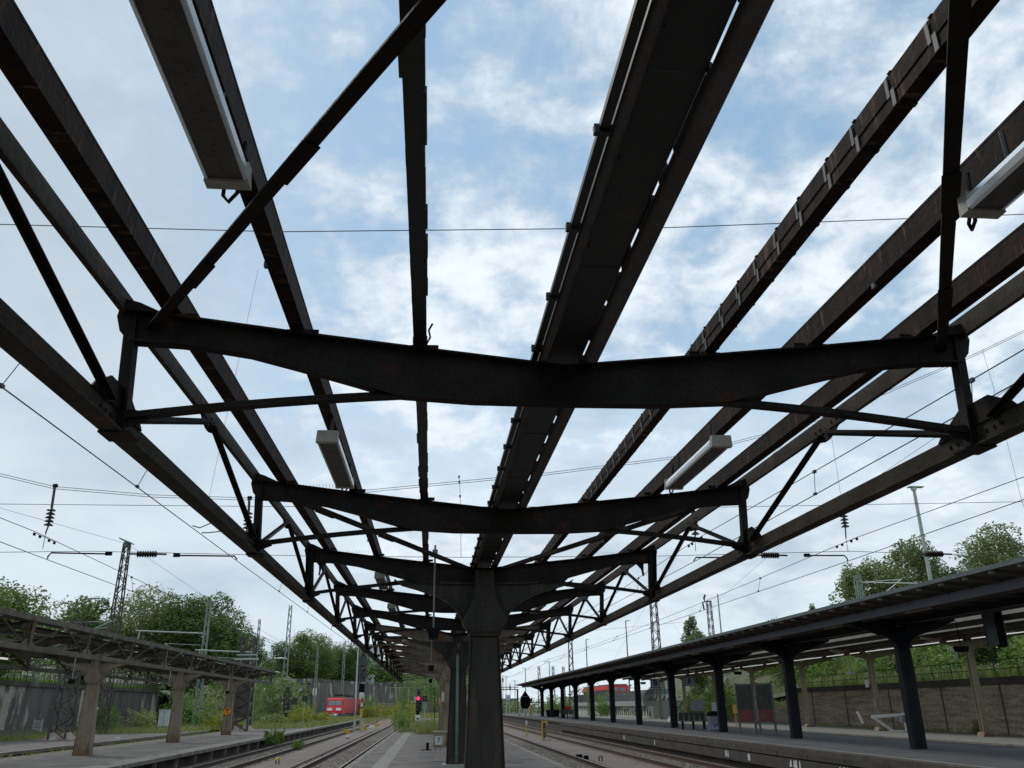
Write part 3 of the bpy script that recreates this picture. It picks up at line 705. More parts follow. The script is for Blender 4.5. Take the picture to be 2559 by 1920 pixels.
# lamp boxes hanging on rods
def rod_lamp(x, y, zt, zb, label, w=.09):
    t = thing('rod_lamp', (x, y, zb), label, 'lamp', 'dark boxes hanging on rods')
    MB().tube([(x, y, zb+.14), (x, y, zt)], .014, 8).build('rod', M['grey'], t)
    MB().plate([(x-w*.75, zb), (x+w*.75, zb), (x+w, zb+.16), (x-w, zb+.16)], y-.09, y+.09).build('box', M['black'], t)
    MB().box(x-.04, x+.04, y-.03, y+.03, zt-.04, zt+.03).box(x-.015, x+.015, y-.015, y+.015, zt+.03, zt+.10).build('clamp', M['grey'], t)
rod_lamp(-.79, 12.9, 3.80, 2.52, 'dark tapered box hanging on a grey rod left of the nearest column')
rod_lamp(-.80, 25.7, 3.55, 2.55, 'second dark tapered box on a rod, smaller, beyond the first')
rod_lamp(-.80, 38.6, 3.5, 2.55, 'third and smallest dark box on a rod deep under the canopy')

# ------------------------------------------------------------------ things on the near platform
t = thing('round_sign', (-.34, 39.1, 1.6), 'orange round sign seen edge-on on a far column of the near canopy', 'sign')
MB().tube([(-.36, 39.05, 1.75), (-.40, 39.05, 1.75)], .17, 20).build('disc', M['orange'], t)
t = thing('number_board', (-.50, 39.0, 0), 'white number board low beside the columns of the near canopy', 'sign')
MB().box(-.58, -.30, 35.3, 35.33, .22, .52).build('board', M['offwhite'], t); text('7', .24, (-.44, 35.292, .37), M['grey'], t)
MB().box(-.58, -.55, 35.335, 35.36, 0, .25).box(-.36, -.33, 35.335, 35.36, 0, .25).build('leg', M['grey'], t)
tag(MB().box(-.62, -.1, 38.5, 39.1, 0, .55).box(-.66, -.05, 38.45, 39.12, .55, .62).build('stone_plinth', M['cream']), 'low rust edged plinth block beside the columns of the near platform', 'plinth')
tag(MB().tube([(-.86, 35.9, 0), (-.86, 35.9, .28)], .055, 10).tube([(-1.1, 35.9, .015), (-.7, 35.9, .015)], .02, 6).build('stub_pipe', M['black']), 'short black pipe stub standing on the near platform asphalt', 'pipe')
tag(MB().box(-.42, -.34, 30.0, 30.2, 1.75, 2.05).build('junction_box', M['offwhite']), 'small pale junction box fixed to the third column', 'box')

# ------------------------------------------------------------------ foliage
def leaf_quads(b, c, rad, n, size, rnd, flat=.75, lean=(0, 0)):
    for i in range(n):
        u = rnd.uniform(-1, 1); th = rnd.uniform(0, 6.2832); rr = rnd.uniform(.25, 1)**.45
        s_ = math.sqrt(1-u*u)
        p = Vector((c[0]+rad[0]*rr*s_*math.cos(th), c[1]+rad[1]*rr*s_*math.sin(th), c[2]+rad[2]*rr*u))
        a = Vector((rnd.gauss(0, 1), rnd.gauss(0, 1), rnd.gauss(0, .6)))
        if a.length < .1: a = Vector((1, 0, 0))
        a.normalize(); q = a.cross(Vector((rnd.gauss(0, .5)+lean[0], rnd.gauss(0, .5), rnd.gauss(0, .5)+flat))).normalized()
        z = size*rnd.uniform(.5, 1.2); a = a*z*.5; q = q*z*.33
        b.add([p-a, p-q*.9, p+a, p+q], [(0, 1, 2, 3)])
def make_crown(seed, n_cl=46, n_leaf=150, size=.42, shape='round'):
    """unit crown: about 1 wide (radius .5) and 1 tall, base at z=0"""
    rnd = random.Random(seed); cl = []
    for i in range(n_cl):
        for _ in range(60):
            x, y, z = rnd.uniform(-.5, .5), rnd.uniform(-.5, .5), rnd.uniform(0, 1)
            if shape == 'round': ok = (x*x+y*y)/.20+((z-.5)/.48)**2 < 1
            elif shape == 'tall': ok = (x*x+y*y) < (.42*math.sin(math.pi*min(1, z*.88+.12))**.8)**2
            else: ok = (x*x+y*y)/.22+((z-.35)/.6)**2 < 1
            if ok: break
        cl.append((x, y, z, rnd.uniform(.10, .165)))
    return cl, rnd
def tree(name, x, y, zb, h, w, label, mt, seed, trunk=.3, n_cl=60, n_leaf=120, size=.42, shape='round', group='trees around the station', lean=0):
    t = thing(name, (x, y, zb), label, 'tree', group)
    n_leaf = int(n_leaf*1.9); size *= .80; n_cl = int(n_cl*1.25)
    cl, rnd = make_crown(seed, n_cl, shape=shape)
    trunk *= .45; h *= 1.08; w *= 1.18; th = h*trunk; ch = h-th*.7
    b = MB()
    b.tube([(x, y, zb-.3), (x+.1, y, zb+th*.5), (x+.15+lean*.3, y, zb+th), (x+.2+lean, y, zb+th+ch*.55)], .035*h*.6, 7, .01*h*.4)
    for c in cl[:14]:
        cx_, cy_, cz_ = x+c[0]*w, y+c[1]*w, zb+th*.7+c[2]*ch
        b.tube([(x+.1, y, zb+th*.8+min(c[2], .5)*ch*.4), (lerp(x, cx_, .5), lerp(y, cy_, .5), lerp(zb+th, cz_, .6)), (cx_, cy_, cz_)], .05+.006*h, 5, .02)
    b.build('trunk', M['bark'], t)
    b = MB()
    for c in cl:
        rr = c[3]
        leaf_quads(b, (x+c[0]*w+lean*c[2], y+c[1]*w, zb+th*.7+c[2]*ch), (rr*w*1.05, rr*w*1.05, rr*max(w, ch)*.85), n_leaf, size*1.15, rnd)
    for i in range(int(n_cl*12)):      # loose twigs break up the outline
        c = rnd.choice(cl); d = Vector((rnd.gauss(0, 1), rnd.gauss(0, 1), rnd.gauss(.2, .8))).normalized()*(c[3]*w*rnd.uniform(.9, 1.25))
        p = Vector((x+c[0]*w+lean*c[2], y+c[1]*w, zb+th*.7+c[2]*ch))+d
        if p.z > zb+th*.5: leaf_quads(b, p, (.2, .2, .2), 3, size, rnd)
    b.build('crown', M[mt], t)
    return t
def bush(x, y, z, w, h, label, mt='bushgreen', seed=1, size=.22, n=1100, group='bushes along the tracks', cat='bush', name='bush'):
    rnd = random.Random(seed); b = MB()
    for i in range(7):
        cx_, cy_ = x+rnd.uniform(-.32, .32)*w, y+rnd.uniform(-.32, .32)*w; ch = h*rnd.uniform(.45, 1)
        leaf_quads(b, (cx_, cy_, z+ch*.5), (w*.26, w*.26, ch*.52), n//7, size, rnd, .5)
    for i in range(10):
        cx_, cy_ = x+rnd.uniform(-.4, .4)*w, y+rnd.uniform(-.4, .4)*w; ch = h*rnd.uniform(.7, 1.15)
        b.tube([(cx_, cy_, z-.1), (cx_+rnd.uniform(-.2, .2), cy_, z+ch)], .012, 4); leaf_quads(b, (cx_, cy_, z+ch*.85), (.14*w*.5, .14*w*.5, ch*.16), n//60, size, rnd, .5)
    return tag(b.build(name, M[mt]), label, cat, group)
def weeds(name, area, n, h, mt='weed', seed=1, w=.035, z=0):
    """area: function(rnd)->(x,y,z)"""
    rnd = random.Random(seed); b = MB()
    for i in range(n):
        p = area(rnd)
        if p is None: continue
        hh = h*rnd.uniform(.4, 1.2); a = rnd.uniform(0, 6.28); lx, ly = rnd.gauss(0, .25)*hh, rnd.gauss(0, .25)*hh
        wx, wy = math.cos(a)*w, math.sin(a)*w
        b.add([(p[0]-wx, p[1]-wy, p[2]), (p[0]+wx, p[1]+wy, p[2]), (p[0]+lx*.5+wx*.8, p[1]+ly*.5+wy*.8, p[2]+hh*.6), (p[0]+lx, p[1]+ly, p[2]+hh), (p[0]+lx*.5-wx*.8, p[1]+ly*.5-wy*.8, p[2]+hh*.6)], [(0, 1, 2, 3, 4)])
    return tag(b.build(name, M[mt]), kind='stuff')

# left trees behind the wall and beyond
tree('tree', -31.6, 62, 3.6, 6.2, 8.0, 'broad round tree at the far left above the sooty wall', 'leafmid', 21, .22, 80, 150, .30)
tree('tree', -27.6-3, 80, 3.4, 7.0, 4.6, 'small dark tree just right of the broad far left tree', 'leafdark', 22, .2, 40, 130, .32)
tree('tree', -32.8, 104, 4.0, 9.6, 10.5, 'tall loose tree behind the lattice mast with sky through its top', 'leafpale', 23, .2, 75, 120, .36)
tree('tree', -27.0, 103, 3.0, 10.2, 9.5, 'dense dark green tree, largest of the left row', 'leafdark', 24, .15, 90, 150, .36)
tree('tree', -38.5, 100, 4.2, 8.2, 8, 'mid green tree between the small dark tree and the tall loose tree', 'leafmid', 25, .2, 60, 130, .36)
tree('tree', -27.5, 126, 3.0, 8.8, 6.5, 'small very dark tree right of the largest tree of the left row', 'leafdark', 26, .2, 50, 130, .36)
tree('tree', -35.9, 215.8, 4.3, 11.4, 8.8, 'tree with a loose top tuft left of the bridge wall', 'leafdark', 27, .2, 50, 130, .42)
tree('tree', -30.2, 217.3, 5.0, 13.3, 11.4, 'round topped tree above the bridge wall', 'leafmid', 28, .15, 80, 140, .42)
tree('tree', -23.8, 244.2, 5.7, 11.4, 12.8, 'dark spreading tree above the stone wall behind the red locomotive', 'leafdark', 29, .15, 80, 140, .45)
tree('tree', -15.8, 269.8, 5.0, 9.1, 11.4, 'lower tree right of the tall red signal under the canopy edge', 'leafmid', 30, .15, 60, 130, .5)
tree('tree', -32.9, 261.3, 6.4, 11.6, 12.8, 'mid green tree seen behind between the two round topped trees', 'leafmid', 31, .1, 60, 130, .45)
# right trees
tree('tree', 47.2, 90, 4.0, 11.4, 6.6, 'pale windblown poplar behind the lamp mast on the right', 'leafpale', 41, .2, 60, 150, .34, 'round', lean=-.6)
tree('tree', 50.5, 86, 4.0, 12.7, 7.4, 'tall pale tree crossed by the thick lamp mast', 'leafpale', 42, .2, 80, 150, .34, lean=-.6)
tree('tree', 56.5, 81, 4.0, 13.0, 8.0, 'pale green tree at the far right edge above the dark roof', 'leafpale', 43, .2, 80, 150, .34, lean=-.6)
tree('tree', 36.2, 120, 2.5, 10.2, 3.8, 'slim pointed tree standing alone above the dark roof', 'leafpale', 44, .15, 44, 130, .34, 'tall')
tree('tree', 44.8, 101, 3.0, 9.6, 2.6, 'little tree top just showing over the dark roof', 'leafpale', 45, .3, 22, 110, .34, 'tall')
for i, (x, y, hh, w, lab) in enumerate([(38, 60, 4.6, 5.5, 'leafy green tree over the retaining wall, seen left of the brown canopy post'),
        (40, 52, 5.4, 6.5, 'leafy tree over the retaining wall, seen below the dark roof near its right end'),
        (41, 45, 6.0, 6.5, 'swaying leafy tree at the right edge above the retaining wall'),
        (42, 72, 4.8, 6.5, 'dark green tree above the retaining wall behind the poster boards'),
        (35, 84, 4.0, 6.0, 'green tree behind the bushes left of the retaining wall')]):
    tree('tree', x, y, 2.9, hh+1.6, w+1.5, lab, 'leafmid' if i % 2 == 0 else 'leafpale', 50+i, .1, 50, 120, .30)

for i in range(15):
    y = 33+i*3.6; x = 31.5+(i % 3)*2.2+(y-33)*.04; hh = 2.6+1.5*((i*7) % 5)/4
    bush(x, y, 2.5, 4.2, hh, ORD[i]+' green shrub above the brown retaining wall, counting away from the camera', ['bushgreen', 'leafmid', 'leafpale'][i % 3], 300+i, .24, 1500, 'shrubs above the brown retaining wall')
for i, (x, y, hh, w) in enumerate([(46, 40, 7.5, 9), (47, 52, 6.5, 9), (46, 64, 5.6, 9), (44, 76, 5.0, 8), (42, 88, 4.4, 8), (40, 100, 3.8, 7)]):
    tree('tree', x, y, 2.9, hh, w, ORD[i]+' tree of the row behind the brown retaining wall, counting away from camera', 'leafmid' if i % 2 else 'leafdark', 70+i, .1, 50, 120, .34, group='row of trees above the brown wall')
# far woods
def wood(area, n, h, mt, seed, size=.9):
    rnd = random.Random(seed); b = MB()
    for i in range(n):
        x, y, z = area(rnd); hh = h*rnd.uniform(.6, 1.1)
        leaf_quads(b, (x, y, z+hh*.5), (hh*.5, hh*.5, hh*.5), 130, size, rnd)
    return tag(b.build('far_wood', M[mt]), kind='stuff')
wood(lambda r: (lambda x: (x, 250+r.uniform(0, 60), 3+r.uniform(0, 5)))(r.uniform(-75, 12)), 130, 8, 'leafdark', 61, .8)
wood(lambda r: (r.uniform(-90, -36), 215+r.uniform(0, 50), 5+r.uniform(0, 3)), 60, 9, 'leafdark', 62, .7)
wood(lambda r: (r.uniform(-34, -4), 300+r.uniform(0, 30), 6+r.uniform(0, 4)), 60, 9, 'leafmid', 66, .8)
wood(lambda r: (r.uniform(40, 190), 200+r.uniform(0, 80), -1+r.uniform(0, 2)), 110, 6, 'leafmid', 63, .8)
wood(lambda r: (r.uniform(17, 48), 245+r.uniform(0, 40), -1+r.uniform(0, 1)), 50, 4.0, 'leafpale', 68, .6)
wood(lambda r: (r.uniform(-34, -20), r.uniform(104, 150), 0+r.uniform(0, 2.5)), 45, 5, 'leafmid', 64, .45)
wood(lambda r: (r.uniform(-52, -33), r.uniform(60, 125), 4+r.uniform(0, 1.5)), 60, 5, 'leafdark', 65, .45)

# bushes: left bank between wall and platforms
bl = [(-27.5, 77, -.1, 3.2, 2.6, 'round bush at the foot of the sooty wall just right of the first left column', 'bushgreen'),
      (-27.0, 84, -.1, 3.6, 1.7, 'low bush at the wall foot behind the white cabinet', 'weed'),
      (-26.0, 92, -.1, 4.5, 4.0, 'tall bush at the right end of the sooty wall', 'bushgreen'),
      (-22.5, 88, -.2, 4.2, 3.3, 'dark leafy bush between the second and third left columns', 'bushgreen'),
      (-20.0, 86, -.2, 3.6, 1.6, 'low yellow green bush left of the third left column', 'goldenrod'),
      (-21.5, 98, -.2, 4.8, 4.4, 'tall bush behind the third left column', 'bushgreen'),
      (-21.6, 108, -.3, 4.2, 4.8, 'bright green bush right of the dark steel tower', 'bushgreen'),
      (-23.0, 122, -.3, 6.5, 6.0, 'large bush below the bridge wall behind the tall lattice mast', 'bushgreen'),
      (-17.2, 105, -.3, 4.2, 1.1, 'bush low at the tower foot right of the left canopy end', 'weed'),
      (-19.6, 130, -.3, 4.0, 2.2, 'bush left of the two black signal boards', 'bushgreen'),
      (-17.8, 140, -.3, 5.4, 1.2, 'olive bush left of the red locomotive', 'weed'),
      (-15.0, 104, -.2, 3.0, 2.1, 'yellow flowering goldenrod clump beside the black signal board', 'goldenrod'),
      (-13.9, 92, -.1, 2.4, 1.5, 'goldenrod clump on the abandoned platform end', 'goldenrod'),
      (-15.6, 88, -.1, 2.6, 1.3, 'dry rust tinted weed clump on the left platform end', 'weed'),
      (-13.0, 100, -.1, 2.5, 1.3, 'small flowering clump near the left platform edge', 'goldenrod'),
      (-22.6, 155, -.3, 4.0, 3.6, 'bush close to the left side of the red locomotive', 'bushgreen'),
      (-12.2, 178, -.3, 4.5, 2.4, 'yellow green bush right of the red locomotive', 'goldenrod'),
      (-13.4, 185, -.3, 4.0, 4.4, 'tall shrub right behind the red locomotive', 'bushgreen'),
      (-10.5, 200, -.3, 6.5, 2.6, 'yellow bush line below the pale wall patch', 'goldenrod'),
      (-6.5, 205, -.3, 6.5, 7.5, 'tall bush right of the pale wall patch', 'bushgreen'),
      (-2.5, 200, -.3, 7, 9, 'tall bush behind the red platform signal', 'bushgreen'),
      (3.0, 195, -.3, 6.5, 9, 'green shrubbery behind the signals under the canopy end', 'bushgreen')]
for i, (x, y, z, w, h, lab, mt) in enumerate(bl):
    bush(x, y, z, w, h, lab, mt, 100+i, .20 if y < 110 else .30, 1500)
br = [(26.5, 80, .0, 5.0, 3.6, 'bush mass left of the retaining wall end behind the poster boards'), (27.5, 88, 0, 5.5, 4.2, 'green bush behind the far brown canopy posts left of the posters'),
      (28.5, 97, 0, 6, 3.4, 'yellow green bush right of the painted shed'), (23.5, 128, 0, 4, 3.6, 'round bush seen between distant posts of the dark roof'),
      (20, 150, 0, 4.5, 3.0, 'small bush at the far end of the dark roof')]
for i, (x, y, z, w, h, lab) in enumerate(br): bush(x, y, z, w, h, lab, 'bushgreen', 140+i, .24, 1700)
bush(27.2, 43.8, -.1, 1.0, .8, 'small green weed clump at the foot of the retaining wall', 'bushgreen', 160, .10, 700)
bush(26.9, 38.4, -.1, 1.5, .45, 'low weed tuft at the wall foot beside the brown post', 'weed', 161, .10, 500)
bush(-10.55, 57.5, -.5, 1.1, .75, 'ivy like weeds hanging over the left platform edge, nearer clump', 'bushgreen', 162, .14, 900)
bush(-10.6, 60.5, -.5, 1.2, .8, 'ivy like weeds hanging over the left platform edge, farther clump', 'bushgreen', 163, .14, 900)
bush(-8.3, 54.0, -.6, .9, .5, 'low green weed tuft growing beside the left track', 'bushgreen', 164, .12, 500)
bush(-2.6, 62.5, 0, 1.5, 1.5, 'slender sapling weeds at the far end of the near platform', 'bushgreen', 165, .14, 700)
bush(-1.0, 58.5, 0, 2.0, .8, 'dry grass hummock on the near platform before the red signal', 'weed', 166, .14, 900)
bush(-2.9, 80, 0, 2.6, 2.2, 'yellow green bush left of the red platform signal', 'goldenrod', 167, .18, 1100)

# embankment greens and grass
weeds('grass', lambda r: (r.uniform(-30, -26.4), r.uniform(52, 105), -.2), 9000, .38, 'weed', 1, .03)
weeds('grass', lambda r: (r.uniform(-26.5, -19.8), r.uniform(72, 130), -.15), 9000, .45, 'weed', 2, .03)
weeds('grass', lambda r: (r.uniform(-17.5, -11.2), 80+60*r.random()**.8, -.1), 9000, .55, 'weed', 3, .03)
weeds('grass', lambda r: (r.uniform(-24, -9.5), r.uniform(130, 200), -.6), 9000, .42, 'weed', 4, .05)
weeds('grass', lambda r: (r.uniform(-20, 10), r.uniform(185, 260), -.7), 9000, .8, 'weed', 14, .09)
weeds('grass', lambda r: (r.uniform(-34, -30.4), r.uniform(45, 101), 3.45), 12000, .55, 'bushgreen', 5, .03)
weeds('grass', lambda r: (lambda y: (29+(y-35)*.045+r.uniform(0, 7), y, 2.55+r.uniform(0, .3)))(r.uniform(32, 75)), 9000, .5, 'leafmid', 6, .035)
weeds('grass', lambda r: (lambda y: (29+(y-35)*.045+r.uniform(0, 5), y, 2.55+r.uniform(0, .3)))(r.uniform(32, 75)), 4000, .8, 'weed', 16, .03)
weeds('grass', lambda r: (lambda u, y: (29.4+12*u, y, 1.0+5.0*u-(y-72)*.012))(r.random(), r.uniform(73, 112)), 12000, .7, 'weed', 11, .05)
weeds('grass', lambda r: (-2.9+5.6*r.random(), 60+30*r.random(), 0), 5000, .5, 'weed', 7, .02)
weeds('grass', lambda r: (26.9+(r.uniform(0, .5)), r.uniform(36, 66), .0), 500, .18, 'weed', 8, .02)
weeds('grass', lambda r: (-1.6+1.6*r.random(), 56+4*r.random(), 0), 900, .55, 'weed', 9, .015)
weeds('grass', lambda r: (-16.95+r.gauss(0, .07), r.uniform(20, 75), -.08), 900, .14, 'weed', 10, .012)

# ------------------------------------------------------------------ walls and fences
t = thing('retaining_wall', (-30.15, 60, 0), 'sooty streaked retaining wall with railing, left of the tracks', 'wall')
MB().box(-30.4, -30.0, -20, 100, -.3, 3.30).build('wall_face', M['wall_l'], t)
MB().box(-30.5, -29.88, -20, 100, 3.30, 3.62).build('coping', M['stone'], t)
b = MB()
for yy in (40, 56, 63.5, 78, 86): b.box(-29.998, -29.97, yy, yy+.12, -.2, 3.3)
b.build('joint', M['stone'], t)
t = thing('railing', (-30.2, 60, 3.6), 'dark grid railing standing on the sooty left wall', 'railing')
for z in (4.0, 4.45, 4.9): MB().bar((-30.2, -20, z), (-30.2, 100, z), .04, .045).build('rail', M['fence'], t)
for i in range(70):
    y = 30+i*1.0; MB().bar((-30.2, y, 3.6), (-30.2, y, 4.92), .045, .045, upv=(0, 1, 0)).build('post', M['fence'], t)
# road slab on the hill behind the left wall
tag(MB().box(-48, -31.5, 96, 118, 3.9, 4.25).build('road', M['concrete']), kind='structure')
t = thing('retaining_wall', (28, 50, 0), 'brown streaked retaining wall with a heavy coping at the right', 'wall')
def wx(y): return 26.75+(y-36)*.045
b = MB(); c = MB(); j = MB()
ys = [20+i*5 for i in range(11)]+[71]
for a, d in zip(ys, ys[1:]):
    b.bar((wx(a)+.25, a, 1.05), (wx(d)+.25, d, 1.05), .5, 2.5); c.bar((wx(a)+.22, a, 2.46), (wx(d)+.22, d, 2.46), .66, .34)
for yy in (30.5, 41.3, 46.8, 53.0, 59.5, 65.5): j.box(wx(yy)-.03, wx(yy)+.02, yy, yy+.10, -.1, 2.3)
for yy in (33.6, 39.2, 43.0, 50.2): j.box(wx(yy)-.02, wx(yy)+.02, yy, yy+.05, 1.9, 2.3)
b.build('wall_face', M['brick'], t); c.build('coping', M['stone'], t); j.build('joint', M['joint'], t)
tag(MB().box(28.3, 28.8, 71.2, 100, 0, 1.3).build('low_wall', M['brick']), 'lower grey wall continuing left of the brown retaining wall', 'wall')
t = thing('railing', (28, 50, 2.6), 'dark two rail railing on top of the brown retaining wall', 'railing')
for z in (3.0, 3.42):
    MB().bar((wx(20)+.3, 20, z+.05), (wx(71)+.3, 71, z), .035, .035).build('rail', M['fence'], t)
for i in range(25):
    y = 22+i*2.0; MB().bar((wx(y)+.3, y, 2.6), (wx(y)+.3, y, 3.46), .035, .035, upv=(0, 1, 0)).build('post', M['fence'], t)
# far stone walls and bridge abutment, left of centre
t = thing('bridge_abutment', (-30, 203, 0), 'stone bridge abutment with a pale lintel band left of the locomotive', 'abutment')
MB().box(-38, -32.2, 201.5, 206, -.5, 8.0).box(-32.2, -27.6, 202.7, 206, -.5, 5.9).build('stone_block', M['wall_l'], t)
MB().box(-32.1, -27.3, 201.2, 202.7, 5.1, 6.4).box(-32.2, -27.2, 201.1, 202.7, 6.7, 7.7).build('lintel_band', M['wall_far'], t)
MB().box(-32.2, -27.2, 201.15, 202.7, 6.41, 6.69).build('string_course', M['stone'], t)
t = thing('stone_wall', (-22, 225, 0), 'long weathered stone wall with pale patches behind the red locomotive', 'wall')
pts = [(-27.2, 204), (-24, 215), (-18.5, 235), (-10.5, 258), (0, 285), (14, 310)]
b = MB(); c = MB()
for (x0, y0_), (x1, y1_) in zip(pts, pts[1:]):
    b.bar((x0, y0_, 3.3), (x1, y1_, 3.3), .7, 7.8, ext=.1); c.bar((x0, y0_, 7.45), (x1, y1_, 7.45), .9, .6, ext=.12)
b.build('wall_face', M['wall_far'], t); c.build('coping', M['wall_l'], t)
t = thing('railing', (-12, 210, 1), 'pale railing before the patched stone wall near the far bend', 'railing')
b = MB().bar((-16.5, 214, .9), (-10, 232, .9), .3, .4); b.build('parapet', M['concrete'], t)
b = MB()
for i in range(14): p = Vector((-16.5, 214, 1)).lerp(Vector((-10, 232, 1)), i/13); b.bar(p, p+Vector((0, 0, 1.4)), .09, .09, upv=(0, 1, 0))
b.bar((-16.5, 214, 2.4), (-10, 232, 2.4), .08, .08); b.build('balusters', M['galv'], t)

# buildings
def house(x, y, z, w, d, h, label, wm='housewall', flat=True, rows=2, cols_=4, name='house', cat='building'):
    t = thing(name, (x, y, z), label, cat)
    wl = MB().box(x-w/2, x+w/2, y-d/2, y+d/2, z, z+h).build('wall', M[wm], t)
    if flat: MB().box(x-w/2-.3, x+w/2+.3, y-d/2-.3, y+d/2+.3, z+h, z+h+.35).build('roof', M['offwhite'], t)
    else: MB().plate([(x-w/2-.3, z+h), (x+w/2+.3, z+h), (x, z+h+w*.35)], y-d/2-.3, y+d/2+.3).build('roof', M['houseroof'], t)
    for r in range(rows):
        for c_ in range(cols_):
            xx = x-w/2+w*(c_+.5)/cols_; zz = z+h*(r+.35)/rows
            wi = MB().box(xx-w/cols_*.28, xx+w/cols_*.28, y-d/2-.06, y-d/2-.01, zz, zz+h/rows*.45).build('window', M['offwhite'], t)
            MB().box(xx-w/cols_*.2, xx+w/cols_*.2, y-d/2-.09, y-d/2-.061, zz+.15, zz+h/rows*.45-.15).build('pane', M['window'], wi)
house(-27, 385, 0, 8.7, 12, 26.5, 'pale tall apartment tower glimpsed through the left edge truss', 'offwhite', True, 6, 3, 'apartment_tower')
house(-23.5, 250, 7.8, 4.6, 5, 2.2, 'small sand coloured hut on top of the stone wall', 'housewall', True, 1, 2, 'hut')
house(-18.6, 256, 8.0, 3.4, 5, 1.7, 'little white building right of the sand coloured hut', 'offwhite', True, 1, 2, 'hut')
# low painted shed on the right, with railings above it
t = thing('painted_shed', (26.5, 135, 0), 'low pale concrete shed with dark graffiti behind the dark roof posts', 'shed')
MB().box(25.6, 30, 104.5, 160, -.1, 1.35).build('wall', M['shedwall'], t)
MB().box(25.2, 30.2, 107.5, 162, 1.35, 1.95).build('roof_slab', M['concrete'], t)
g = MB(); rnd = random.Random(8)
for i in range(24):
    y = 106+i*1.3; h = rnd.uniform(.4, .95); g.platex([(y, .25), (y+rnd.uniform(.3, .9), .2), (y+rnd.uniform(.5, 1.1), .25+h), (y+.1, .3+h)], 25.57, 25.6)
g.build('graffiti', M['moss'], t)
t = thing('railing', (27, 130, 1.95), 'tall grey paling fence on the slab above the painted shed', 'fence')
b = MB()
for i in range(100): b.bar((25.5, 104+i*.55, 1.9), (25.5, 104+i*.55, 3.2), .10, .05, upv=(0, 1, 0))
tag(b.build('paling', M['grey'], t), kind='stuff'); MB().bar((25.5, 104, 3.15), (25.5, 160, 3.15), .06, .06).build('rail', M['grey'], t)
# red train on the far siding
t = thing('red_train', (28, 145, 2), 'red train partly hidden behind the dark roof posts on the far right siding', 'train')
MB().box(26.5, 29.4, 134, 158, 2.4, 4.3).build('body', M['locored'], t)
MB().box(26.44, 26.49, 135, 157, 3.2, 3.7).build('window_band', M['window'], t)
MB().box(26.6, 29.3, 134.5, 157.5, 4.3, 4.5).build('roof', M['locogrey'], t); MB().box(26.7, 29.2, 134.5, 157.5, 2.0, 2.4).build('underframe', M['black'], t)
MB().box(27.0, 27.8, 133.9, 134, 3.5, 4.0).box(28.0, 28.9, 133.9, 134, 3.5, 4.0).build('windscreen', M['glass'], t)
MB().box(26.9, 27.4, 133.88, 134, 2.9, 3.15).box(28.5, 29.0, 133.88, 134, 2.9, 3.15).build('headlight', M['white'], t)
t = thing('parked_van', (27.6, 112, 1.95), 'white van with blue glass parked behind the fence at the right', 'van')
MB().plate([(26.0, 2.0), (30.2, 2.0), (30.2, 2.9), (29.6, 3.45), (26.8, 3.5), (26.0, 2.8)], 110.5, 112.5).build('body', M['white'], t)
MB().plate([(26.3, 2.75), (29.9, 2.75), (29.4, 3.35), (26.9, 3.38)], 110.44, 110.499).build('window', M['glass'], t)
for xx in (26.9, 29.3): MB().tube([(xx, 110.4, 2.1), (xx, 110.6, 2.1)], .32, 14).build('wheel', M['black'], t)
house(58, 330, -.5, 20, 10, 4.6, 'pale low station building far beyond the right platform end', 'offwhite', True, 1, 6, 'station_building')
house(24, 300, -.5, 9, 10, 4.0, 'distant brick shed at the end of the right platform', 'wall_far', True, 1, 3, 'house')
house(15.5, 290, -.5, 6, 8, 4.4, 'distant reddish hut just right of the nearest column', 'brick', True, 1, 2, 'house')
# signal bridge far off
t = thing('signal_bridge', (16, 230, 0), 'far dark signal bridge spanning the tracks right of the column', 'bridge')
MB().box(10, 22, 229.6, 230.4, 5.35, 5.55).box(10, 22, 229.6, 230.4, 5.95, 6.1).build('deck', M['mastdark'], t)
b = MB()
for i in range(13): b.bar((10+i, 230, 5.5), (10.9+i*.92, 230, 6.0), .12, .08)
b.build('lattice', M['mastdark'], t)
for x in (10.2, 21.8): MB().box(x-.2, x+.2, 229.8, 230.2, -.5, 5.4).build('leg', M['mastdark'], t)

# ------------------------------------------------------------------ masts
def lattice_mast(x, y, z0, z1, w0, w1, mt, label, cat='mast', lamp=None, cap=True, name='lattice_mast', panel=.9, th=.06, group='overhead line masts'):
    t = thing(name, (x, y, z0), label, cat, group)
    b = MB(); H = z1-z0; n = max(4, int(H/panel))
    for sx in (-1, 1):
        for sy in (-1, 1): b.bar((x+sx*w0/2, y+sy*w0/2, z0), (x+sx*w1/2, y+sy*w1/2, z1), th, th, upv=(0, 1, 0))
    b.build('leg', M[mt], t); b = MB()
    for i in range(n):
        a, c = i/n, (i+1)/n; wa, wc = lerp(w0, w1, a)/2, lerp(w0, w1, c)/2; za, zc = lerp(z0, z1, a), lerp(z0, z1, c); s = 1 if i % 2 else -1
        for sy in (-1, 1): b.bar((x-s*wa, y+sy*wa, za), (x+s*wc, y+sy*wc, zc), th*.7, th*.4, upv=(0, 1, 0))
        for sx in (-1, 1): b.bar((x+sx*wa, y-s*wa, za), (x+sx*wc, y+s*wc, zc), th*.4, th*.7, upv=(1, 0, 0))
    b.build('lacing', M[mt], t)
    if cap and w1 > .45 and w1 < .69: MB().box(x-w1*.6, x+w1*.6, y-w1*.6, y+w1*.6, z1, z1+.10).build('cap', M[mt], t)
    return t
mA = lattice_mast(-26.3, 73, -.1, 14.6, .95, .42, 'mastdark', 'tallest rusty lattice mast with a flat cap at the left', panel=.8, th=.09)
